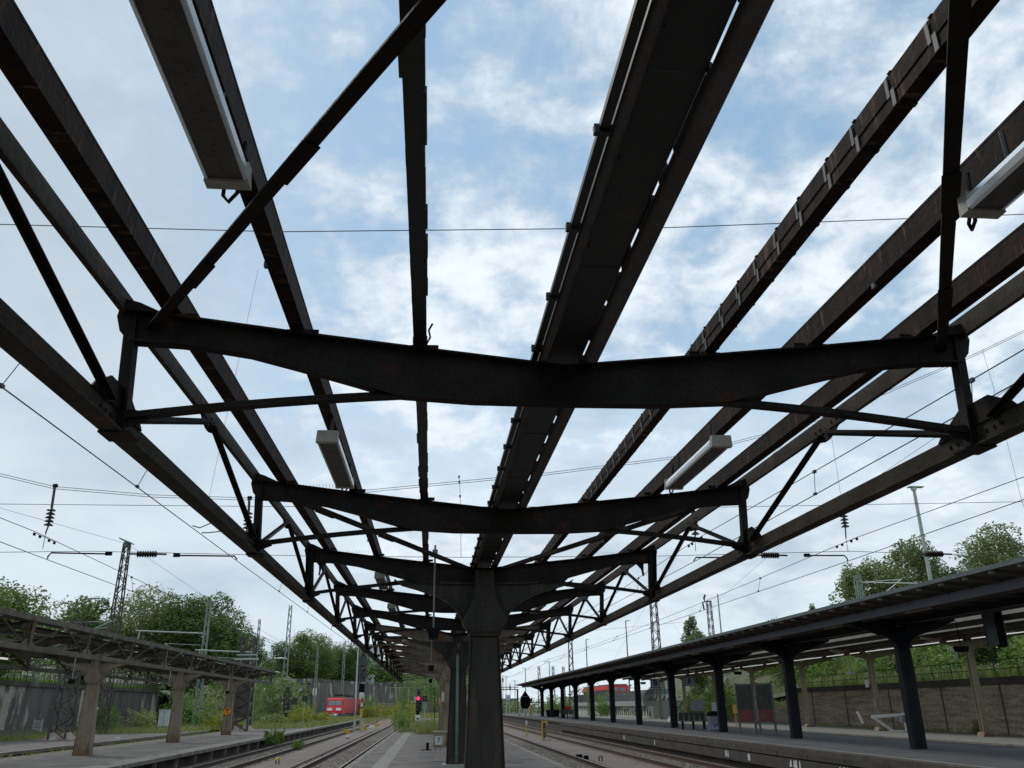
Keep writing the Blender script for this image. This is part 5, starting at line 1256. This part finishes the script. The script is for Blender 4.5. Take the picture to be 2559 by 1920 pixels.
MB().box(13.82, 14.38, 46.15, 46.65, .27, .98).build('body', M['bin'], q); MB().box(13.86, 14.34, 46.14, 46.149, .30, .60).build('print', M['binpost'], q)
MB().plate([(13.76, .98), (14.44, .98), (14.34, 1.12), (14.22, 1.20), (13.98, 1.20), (13.86, 1.12)], 46.1, 46.7).build('lid', M['black'], q)
q = thing('planter', (14.2, 110, .25), 'pair of dark planters around a far navy column', 'planter')
for x in (13.9, 14.75): MB().plate([(x-.30, .25), (x+.30, .25), (x+.38, 1.05), (x-.38, 1.05)], 109.7, 110.3).build('pot', M['black'], q)
q = thing('ticket_machine', (17, 150, .25), 'small yellow post far down the right platform', 'machine'); MB().box(15.7, 16.1, 149.8, 150.2, -.2, 1.9).build('body', M['yellow'], q)
q = thing('red_sign', (14.6, 100, .25), 'small pink red sign on a stand far down the right platform', 'sign'); MB().box(14.2, 14.9, 99.9, 100, .95, 1.45).build('plate', M['red'], q); MB().box(14.5, 14.58, 99.92, 99.99, .25, .95).build('post', M['grey'], q)

# ------------------------------------------------------------------ cream canopy behind
BX = 24.9
t = thing('platform_canopy', (BX, 40, 0), 'cream painted canopy with wing shaped arms on the farthest right platform', 'canopy')
MB().add([(22.4, -8, 4.75), (BX, -8, 4.46), (27.6, -8, 4.75), (22.4, 110, 4.75), (BX, 110, 4.46), (27.6, 110, 4.75), (22.4, -8, 4.68), (BX, -8, 4.39), (27.6, -8, 4.68), (22.4, 110, 4.68), (BX, 110, 4.39), (27.6, 110, 4.68)],
         [(0, 1, 4, 3), (1, 2, 5, 4), (6, 9, 10, 7), (7, 10, 11, 8), (0, 3, 9, 6), (2, 8, 11, 5), (0, 6, 7, 1), (1, 7, 8, 2), (3, 4, 10, 9), (4, 5, 11, 10)]).build('roof_deck', M['creamroof'], t)
MB().box(22.34, 22.38, -8, 110, 4.50, 5.02).build('fascia_board', M['creamroof2'], t)
for x, z in ((22.4, 4.50), (23.3, 4.42), (24.1, 4.34), (25.7, 4.34), (26.5, 4.42), (27.5, 4.50)): MB().box(x-.05, x+.05, -8, 110, z, z+.16).build('purlin', M['creamroof'], t)
for k in range(-3, 7):
    y = 40.0+k*9.75
    c = MB(); c.box(BX-.13, BX+.13, y-.15, y-.12, 0, 4.2).box(BX-.13, BX+.13, y+.12, y+.15, 0, 4.2).box(BX-.03, BX+.03, y-.12, y+.12, 0, 4.2)
    po = c.build('column', M['cream'], t)
    MB().plate([(BX-.27, 0), (BX+.27, 0), (BX+.18, .20), (BX-.18, .20)], y-.25, y+.25).build('footing', M['cream'], po)
    MB().box(BX-.25, BX+.25, y-.18, y+.18, 3.82, 4.12).build('capital', M['cream'], po)
    for s in (-1, 1): MB().plate([(BX+s*.18, 3.90), (BX+s*2.3, 4.36), (BX+s*2.3, 4.46), (BX+s*.18, 4.30)], y-.08, y+.08).build('arm', M['cream'], po)
    MB().box(22.9, 23.9, y-1.1, y-.95, 4.10, 4.30).build('end_board', M['redbrown'], t)
for k in range(-2, 14):
    y = 30+k*4.9
    q = thing('fluorescent_tube', (23.2, y, 4.15), ORD[k+2]+' bare white fluorescent tube under the cream canopy, counting away from the camera', 'lamp', 'white tubes under the cream canopy')
    MB().tube([(23.2, y-2.1, 4.16), (23.2, y+2.1, 4.16)], .020, 8).build('tube', M['tube'], q); MB().box(23.17, 23.23, y-.9, y+.9, 4.19, 4.23).build('rail', M['galv'], q)
# electrical boxes and conduit on one cream post
y = 40.0+9.75
q = thing('switch_box', (BX-.3, y-.3, 1.4), 'grey switch box and conduit fixed to a cream post', 'box'); MB().box(BX-.22, BX+.16, y-.34, y-.16, 1.32, 1.68).build('box', M['cream'], q); MB().tube([(BX+.05, y-.22, 1.68), (BX+.05, y-.22, 3.95)], .02, 6).build('conduit', M['cream'], q)
tag(MB().box(BX-.55, BX-.38, y-.2, y-.1, 2.35, 2.75).build('loudspeaker', M['white']), 'small white loudspeaker on the side of a cream post', 'loudspeaker')
q = thing('lamp_pendant', (24.0, 50.5, 3.2), 'thin pendant with a flat pale head left of the switch box post', 'lamp'); MB().tube([(24.0, 50.5, 3.2), (24.0, 50.5, 4.35)], .018, 6).build('rod', M['cream'], q); MB().box(23.75, 24.25, 50.4, 50.6, 3.12, 3.2).build('head', M['offwhite'], q)
# buffer stop
q = thing('buffer_stop', (26.2, 49, 0), 'pale green white buffer stop frame standing by the retaining wall', 'buffer stop')
b = MB(); b.bar((23.6, 48, .78), (25.35, 47.6, .90), .12, .16).bar((23.7, 48, .74), (24.7, 48, .05), .10, .13).bar((25.2, 47.7, .94), (25.6, 47.0, .45), .10, .13).bar((24.5, 48, .05), (25.8, 47.6, .05), .1, .09).bar((25.3, 47.7, .88), (25.35, 47.7, .05), .10, .10)
b.bar((22.95, 48.3, 1.05), (23.2, 48.3, .45), .09, .11)
b.build('frame', M['white'], q); MB().box(24.95, 25.5, 47.3, 47.6, .48, .84).build('buffer_box', M['bin'], q)
q = thing('handrail', (28, 38.5, 0), 'galvanised tube handrail at the right edge below the wall', 'railing')
MB().tube([(26.9, 38.5, 1.02), (29.2, 37.9, 1.06)], .03, 8).build('top_rail', M['galv'], q); MB().tube([(27.05, 38.5, .68), (29.2, 37.9, .70)], .024, 8).build('mid_rail', M['galv'], q)
for i in range(3): p = Vector((27.1, 38.45, 0)).lerp(Vector((29.0, 37.95, 0)), i/2); MB().tube([(p.x, p.y, 0), (p.x, p.y, 1.02)], .03, 8).build('post', M['galv'], q)
MB().box(27.3, 29.6, 38.6, 38.9, 0, .32).build('ramp', M['concrete'], q)
tag(MB().tube([(26.75, 38.6, 0), (26.72, 38.6, .60), (26.80, 38.6, .68), (26.92, 38.5, .60), (26.96, 38.5, 0)], .035, 8).build('hoop', M['black']), 'black metal hoop beside the handrail', 'hoop')
# bright blocks at distance on the cream platform
tag(MB().plate([(22.6, 0), (25.6, 0), (25.4, .45), (22.9, .5)], 86, 87.5).build('sandstone_block', M['blockwhite']), 'pale sandstone block lying beyond the navy columns', 'block')
tag(MB().box(20.6, 20.9, 62, 62.05, .9, 1.5).box(20.72, 20.77, 62.05, 62.1, -.4, .9).build('shunting_sign', M['yellow']), 'little yellow marker on a post seen between navy columns', 'sign')
# white slender posts above the low wall
for i, (x, y) in enumerate([(27.8, 78), (28.2, 77), (28.6, 76)]):
    pole(x, y, 0, 3.0, .035, 'galv', ['left', 'middle', 'right'][i]+' of three thin pale posts in the greenery left of the wall end', None, 'thin_post', 'post', 'thin pale posts in the greenery')
p_ = pole(29.5, 72, 1.2, 5.2, .06, 'offwhite', 'pale inclined post before the greenery at the wall end', None)
tag(MB().box(28.9, 29.3, 70.8, 70.9, 2.6, 3.1).build('small_sign', M['blockwhite']), 'small orange white sign at the start of the wall railing', 'sign')
for x, y, h in ((34, 56, 6), (35.5, 50, 6.5), (37.5, 44, 7), (33, 66, 5.5)):
    lattice_mast(x, y, 2.4, h, .34, .34, 'galv', {34: 'short pale lattice mast behind the wall railing, middle one', 35.5: 'pale lattice post behind the nearest cream post', 37.5: 'pale lattice post at the right edge behind the railing', 33: 'ladder like lattice mast left of the switch box post'}[x], panel=.5, th=.05)

# ------------------------------------------------------------------ yellow posts by the right tracks
q = thing('yellow_post', (6.52, 68, -.6), 'slim yellow post with a white tip between the right tracks', 'post')
MB().tube([(6.52, 68, -.6), (6.52, 68, .22)], .055, 8).build('shaft', M['yellow'], q); MB().lathe([(.065, 0), (.05, .2), (.01, .3)], (6.52, 68, .25), 8).build('tip', M['white'], q); MB().box(6.42, 6.62, 67.9, 68.1, -.62, -.42).build('foot', M['blockwhite'], q); MB().tube([(6.52, 68, .18), (6.52, 68, .25)], .075, 8).build('band', M['blockred'], q)
q = thing('hooked_post', (6.75, 59.5, -.6), 'yellow post with a hooked top and grey box between the right tracks', 'post')
MB().box(6.60, 6.70, 59.45, 59.55, -.6, .62).box(6.70, 6.98, 59.45, 59.55, .52, .60).box(6.90, 6.98, 59.45, 59.55, .36, .52).build('shaft', M['yellow'], q)
MB().box(6.76, 6.92, 59.38, 59.58, -.25, .15).build('box', M['cream'], q); MB().box(6.60, 6.86, 59.35, 59.6, -.62, -.42).box(6.92, 7.14, 59.0, 59.3, -.62, -.42).build('foot', M['blockwhite'], q); MB().box(6.72, 6.80, 59.45, 59.55, -.42, .5).build('bracket', M['black'], q)
def ground_box(x, y, label, w=.18, h=.16, mt='yellow', name='ground_marker'):
    q = thing(name, (x, y, -.6), label, 'marker', 'small ground devices between the rails')
    for s in (-1, 1): MB().box(x+s*w*.35-.02, x+s*w*.35+.02, y-.03, y+.03, -.62, -.5+h*.2).build('leg', M['black'], q)
    MB().lathe([(w*.6, 0), (w*.62, .04), (w*.4, .10), (.01, .12)], (x, y, -.5+h*.2), 10).build('cap', M[mt], q)
ground_box(6.32, 37.7, 'small pale capped device on the cinder between the right tracks', mt='cream'); ground_box(-7.2, 39.8, 'small yellow capped device between the left tracks, nearest', mt='yellow'); ground_box(-6.87, 69, 'small white capped device between the left tracks, second', mt='offwhite')
for x, y, lab, mt in ((-7.35, 93.2, 'yellow block on the ground right of the white twin posts', 'yellow'), (-7.23, 113, 'yellow block on the ground farther along the left tracks', 'yellow'), (-7.25, 103.5, 'white block on the ground among the yellow ones', 'white'), (-7.84, 178, 'tiny yellow block far off at the track bend', 'yellow'), (-8.3, 84, 'yellow block left of the white twin posts', 'yellow')):
    tag(MB().box(x-.28, x+.28, y-.25, y+.25, -.6, -.28).build('ground_block', M[mt]), lab, 'block', 'coloured blocks along the left tracks')
tag(MB().box(5.60, 5.85, 39.4, 39.6, -.60, -.42).box(5.85, 6.05, 39.0, 39.2, -.60, -.45).build('rail_contact', M['black']), 'dark box at the rail beside the cinder strip', 'box')

# ------------------------------------------------------------------ signals
def main_signal(x, y, z0, zt, label, lit=None, post='galv', h=1.5, w=.55, board=True):
    q = thing('railway_signal', (x, y, z0), label, 'signal', 'light signals')
    MB().tube([(x, y, z0), (x, y, zt-h)], .07, 8).build('post', M[post], q)
    hd = MB().plate([(x-w/2, zt-h), (x+w/2, zt-h), (x+w/2, zt-.62), (x+w*.3, zt-.5), (x+w*.3, zt), (x-w*.3, zt), (x-w*.3, zt-.5), (x-w/2, zt-.62)], y-.06, y+.06).build('backboard', M['greyboard'], q)
    for i, (dx, dz) in enumerate(((0, -.25), (-.1, -.75), (.12, -.95), (-.08, -1.15), (.1, -1.3))):
        MB().tube([(x+dx*w*1.4, y-.20, zt+dz*h/1.5), (x+dx*w*1.4, y-.06, zt+dz*h/1.5)], .075, 10).build('hood', M['black'], hd)
    if lit:
        MB().tube([(x+lit[0], y-.26, zt+lit[1]), (x+lit[0], y-.21, zt+lit[1])], lit[2], 16).build('lens', M[lit[3]], hd)
    return q
s3 = main_signal(-7.4, 88, -.6, 6.9, 'tall signal with a dim red light high under the left edge truss', (0, -1.75, .11, 'dimred'), h=3.0, w=.70)
MB().box(-7.68, -7.12, 87.9, 88.05, 2.9, 3.75).build('lower_board', M['black'], s3); MB().box(-7.60, -7.22, 87.85, 87.9, 2.35, 2.95).build('number_plate', M['white'], s3); MB().box(-7.43, -7.39, 87.84, 87.85, 2.5, 2.8).build('number_mark', M['black'], s3)
for z, mt in ((-.4, 'yellow'), (.7, 'yellow'), (1.5, 'white'), (2.0, 'red')): MB().box(-7.40, -7.24, 87.78, 87.86, z, z+(.95 if mt == 'yellow' else .48)).build('stripe', M[mt], s3)
for sx in (-.45, .3): MB().box(-7.4+sx-.11, -7.4+sx+.11, 86.8, 87.0, -.62, .62).build('guard_post', M['blockwhite'], s3)
s4 = main_signal(-1.7, 74.3, 0, 2.95, 'platform signal glowing red at the end of the near platform', (-.05, -.72, .14, 'redlight'), h=1.75, w=.5)
MB().box(-1.95, -1.55, 74.15, 74.2, .55, 1.0).build('number_plate', M['white'], s4); MB().box(-1.85, -1.65, 74.13, 74.15, .62, .74).build('number_mark', M['black'], s4); MB().box(-2.03, -1.95, 74.1, 74.2, 1.15, 1.75).build('stripe', M['yellow'], s4); MB().box(-1.88, -1.62, 74.12, 74.2, .98, 1.28).build('lower_board', M['black'], s4)
MB().box(-2.02, -1.96, 74.05, 74.1, 1.9, 2.35).build('white_stripe', M['white'], s4)
s1 = main_signal(-20.4, 126, -.3, 4.3, 'black signal with red white striped board before the tall green mast', (-.15, -1.6, .10, 'dimred'), h=3.0, w=1.0)
for z, mt in ((.9, 'yellow'), (2.0, 'white'), (2.4, 'red'), (2.75, 'white')): MB().box(-21.05, -20.9, 125.8, 125.9, z, z+(1.0 if mt == 'yellow' else .38)).build('stripe', M[mt], s1)
MB().box(-20.8, -20.2, 125.8, 125.9, .1, 1.0).build('lower_board', M['black'], s1); MB().box(-20.8, -20.3, 125.7, 125.8, -.3, .15).build('number_plate', M['white'], s1)
def board(x, y, z0, zt, label, w=.42, h=.5, mt='black'):
    q = thing('signal_board', (x, y, z0), label, 'sign', 'small black boards on posts'); MB().tube([(x, y, z0), (x, y, zt-h)], .035, 8).build('post', M['galv'], q)
    MB().plate([(x-w/2, zt-h), (x+w/2, zt-h), (x+w/2, zt), (x-w/2, zt)], y-.05, y+.04).build('plate', M[mt], q); MB().box(x-w/2+.05, x+w/2-.05, y-.06, y-.05, zt-h+.05, zt-.05).build('face', M['greyboard'], q)
board(-12.15, 83, -.08, 2.65, 'black square board on a pale post on the left platform end, right one'); board(-16.7, 108, -.1, 2.75, 'black square board on a post next to the striped signal, left one', .5, .75); board(-1.2, 74.0, 0, 2.4, 'small dark board on a post right of the glowing red signal', .35, .42)
pole(-.45, 66, 0, 2.95, .03, 'black', 'thin black post at the far end of the near platform', None, 'thin_post', 'post')
q = thing('railway_signal', (12.0, 120, .25), 'dark signal back with a pointed top and white ladder base on the far right platform', 'signal', 'light signals')
MB().plate([(11.35, 1.65), (11.6, 1.2), (12.4, 1.2), (12.65, 1.65), (12.65, 2.55), (12.0, 3.45), (11.35, 2.55)], 119.9, 120.1).build('backboard', M['black'], q)
MB().bar((11.4, 119.88, 2.7), (12.6, 119.88, 2.7), .04, .08).build('light_strip', M['signbright'], q)
for x in (11.25, 12.0, 12.75): MB().box(x-.06, x+.06, 119.95, 120.05, .25, 1.3).build('leg', M['grey'], q)
MB().box(11.7, 12.4, 119.8, 119.9, .65, 1.1).box(11.1, 11.3, 119.8, 119.9, .5, 1.25).build('white_box', M['offwhite'], q)
board(13.3, 126, .25, 2.5, 'dark board on a post right of the pointed signal back', .7, .6)

# left relay cabinet, louvre, orange sign
q = thing('relay_cabinet', (-23.35, 79.6, -.2), 'pale blue white cabinet on a concrete stand between the left columns', 'cabinet')
MB().box(-23.75, -22.95, 79.3, 79.9, .30, 1.55).build('body', M['offwhite'], q); MB().box(-23.32, -23.29, 79.28, 79.3, .32, 1.53).build('door_gap', M['grey'], q); MB().box(-23.80, -22.9, 79.25, 79.95, 1.55, 1.60).build('lid', M['white'], q)
MB().box(-23.65, -23.05, 79.4, 79.8, -.3, .30).build('stand', M['blockwhite'], q)
q = thing('slatted_rack', (-29.3, 71, 0), 'small white slatted rack leaning at the foot of the sooty wall', 'rack')
for i in range(6): MB().box(-29.7, -29.05, 69.2, 69.25, .25+i*.13, .32+i*.13).build('slat', M['offwhite'], q)
for s in (0, 1): MB().box(-29.68+s*.57, -29.62+s*.57, 69.26, 69.3, 0, 1.05).build('upright', M['offwhite'], q)
yy = 38.5+6*S
q = thing('round_sign', (-14.75, yy-.4, 1.5), 'round orange sign with a black T on the third left column', 'sign')
b = MB(); b.tube([(-14.75, yy-.29, 1.45), (-14.75, yy-.33, 1.45)], .27, 24); b.build('rim', M['orangerim'], q)
MB().tube([(-14.75, yy-.33, 1.45), (-14.75, yy-.345, 1.45)], .215, 24).build('disc', M['orange'], q); text('T', .36, (-14.75, yy-.352, 1.45), M['black'], q)
tag(MB().box(-14.35, -14.31, 38.18, 38.2, 1.62, 1.74).build('sticker', M['white']), 'tiny white sticker on the first left column', 'sticker')
tag(MB().box(-20.7, -20.4, 60, 60.2, -.1, .0).build('litter', M['white']), 'scrap of white litter on the second left platform', 'litter')
# tubes under the left canopy
for i, (x, y, lab) in enumerate([(-15.6, 22.6, 'bright tube lamp at the far left under the left canopy'), (-16.4, 33.5, 'bright tube lamp left of the first left column')]):
    q = thing('tube_lamp', (x, y, 3.4), lab, 'lamp', 'tube lamps under the left canopy'); MB().tube([(x, y-.7, 3.42), (x, y+.7, 3.42)], .035, 8).build('tube', M['tube'], q); MB().box(x-.02, x+.02, y-.1, y+.1, 3.45, 3.75).build('hanger', M['ltruss'], q)
for i, y in enumerate((33.2, 45.2, 58.2)):
    q = thing('rod_lamp', (-13.6, y, 2.5), ['dark box on a pale rod left of the first left column', 'dark box on a pale rod between the first two left columns', 'dark box on a pale rod near the third left column'][i], 'lamp', 'dark boxes hanging on rods')
    MB().tube([(-13.6, y, 2.66), (-13.6, y, 3.6)], .016, 6).build('rod', M['galv'], q); MB().box(-13.7, -13.5, y-.08, y+.08, 2.5, 2.66).build('box', M['black'], q)

# ------------------------------------------------------------------ locomotive
lc = thing('locomotive', (-18.1, 166, -.55), 'red electric locomotive facing the camera on the left tracks', 'locomotive')
def LB(): return MB()
X0, Y0_, Z0 = -18.1, 166, -.55
def lp_(v): return (X0+v[0], Y0_+v[1], Z0+v[2])
def lbox(x0, x1, y0_, y1_, z0, z1): return MB().box(X0+x0, X0+x1, Y0_+y0_, Y0_+y1_, Z0+z0, Z0+z1)
body = MB()
prof = [(-.55, 1.15), (-.55, 1.6), (0, 2.45), (.42, 3.55), (.75, 3.82), (18.25, 3.82), (18.6, 3.55), (19, 2.45), (19.5, 1.6), (19.5, 1.15)]
body.platex([(Y0_+a+.6, Z0+z) for a, z in prof], X0-1.5, X0+1.5)
bo = body.build('body', M['locoside'], lc)
fr = MB(); fr.add([lp_((-1.52, .03, 1.1)), lp_((1.52, .03, 1.1)), lp_((1.52, .03, 1.62)), lp_((-1.52, .03, 1.62)), lp_((1.45, .58, 2.45)), lp_((-1.45, .58, 2.45)), lp_((1.35, 1.0, 3.56)), lp_((-1.35, 1.0, 3.56)), lp_((1.25, 1.33, 3.86)), lp_((-1.25, 1.33, 3.86)),
                  lp_((1.53, 2.4, 1.1)), lp_((1.53, 2.4, 3.84)), lp_((-1.53, 2.4, 1.1)), lp_((-1.53, 2.4, 3.84))],
                 [(0, 1, 2, 3), (3, 2, 4, 5), (5, 4, 6, 7), (7, 6, 8, 9), (1, 10, 11, 8, 6, 4, 2), (0, 3, 5, 7, 9, 13, 12), (9, 8, 11, 13)])
cabo = fr.build('cab', M['locored'], lc)
for s in (-1, 1):
    q = MB(); x0, x1 = (s*.08, s*1.12); x0, x1 = min(x0, x1), max(x0, x1)
    q.add([lp_((x0, .60, 2.58)), lp_((x1, .60, 2.58)), lp_((x1, .90, 3.32)), lp_((x0, .90, 3.32))], [(0, 1, 2, 3)]); q.build('windscreen', M['glass'], cabo)
    x0, x1 = (s*.35, s*1.25); x0, x1 = min(x0, x1), max(x0, x1)
    q = MB(); q.add([lp_((x0, .02, 1.66)), lp_((x1, .02, 1.66)), lp_((x1, .27, 2.12)), lp_((x0, .27, 2.12))], [(0, 1, 2, 3)]); q.build('headlight', M['white'], cabo)
    b = MB().tube([lp_((s*.88, .0, .95)), lp_((s*.88, -.45, .95))], .10, 8).tube([lp_((s*.88, -.45, .95)), lp_((s*.88, -.5, .95))], .24, 12); b.build('buffer', M['locogrey'], lc)
MB().box(X0-.5, X0+.5, Y0_-.02, Y0_+.02, Z0+1.25, Z0+1.4).build('number_plate', M['blockred'], cabo)
lbox(-1.25, 1.25, 2.6, 17.5, 3.83, 4.02).build('roof', M['locogrey'], lc); lbox(-1.3, 1.3, .2, 18.9, .75, 1.12).build('underframe', M['locogrey'], lc)
for yb in (2.2, 12.2):
    bg_ = lbox(-1.2, 1.2, yb, yb+4.4, .35, .75).build('bogie', M['black'], lc)
    for w_ in (.8, 3.4):
        for s in (-1, 1): MB().tube([lp_((s*.80, yb+w_, .55)), lp_((s*.66, yb+w_, .55))], .55, 16).build('wheel', M['black'], bg_)
for yp in (3.0, 13.5):
    MB().bar(lp_((-.8, yp, 4.1)), lp_((-.8, yp+2.4, 4.35)), .08, .08).bar(lp_((.8, yp, 4.1)), lp_((.8, yp+2.4, 4.35)), .08, .08).bar(lp_((-.9, yp+.4, 4.45)), lp_((.9, yp+.4, 4.45)), .12, .08).bar(lp_((-.9, yp+2, 4.25)), lp_((.9, yp+2, 4.25)), .3, .18).build('pantograph', M['black'], lc)
lc.rotation_euler.z = R(-5)
q = thing('buffer_stop', (-18.5, 168, -.3), 'white tubular buffer stop just before the red locomotive', 'buffer stop')
b = MB().bar((-19.7, 163, .42), (-17.1, 163, .50), .18, .20)
for x in (-19.6, -17.4): b.bar((x, 163, .5), (x-.55, 161.4, -.75), .16, .16).bar((x, 163, .5), (x+.15, 164, -.75), .16, .16)
b.build('frame', M['white'], q)
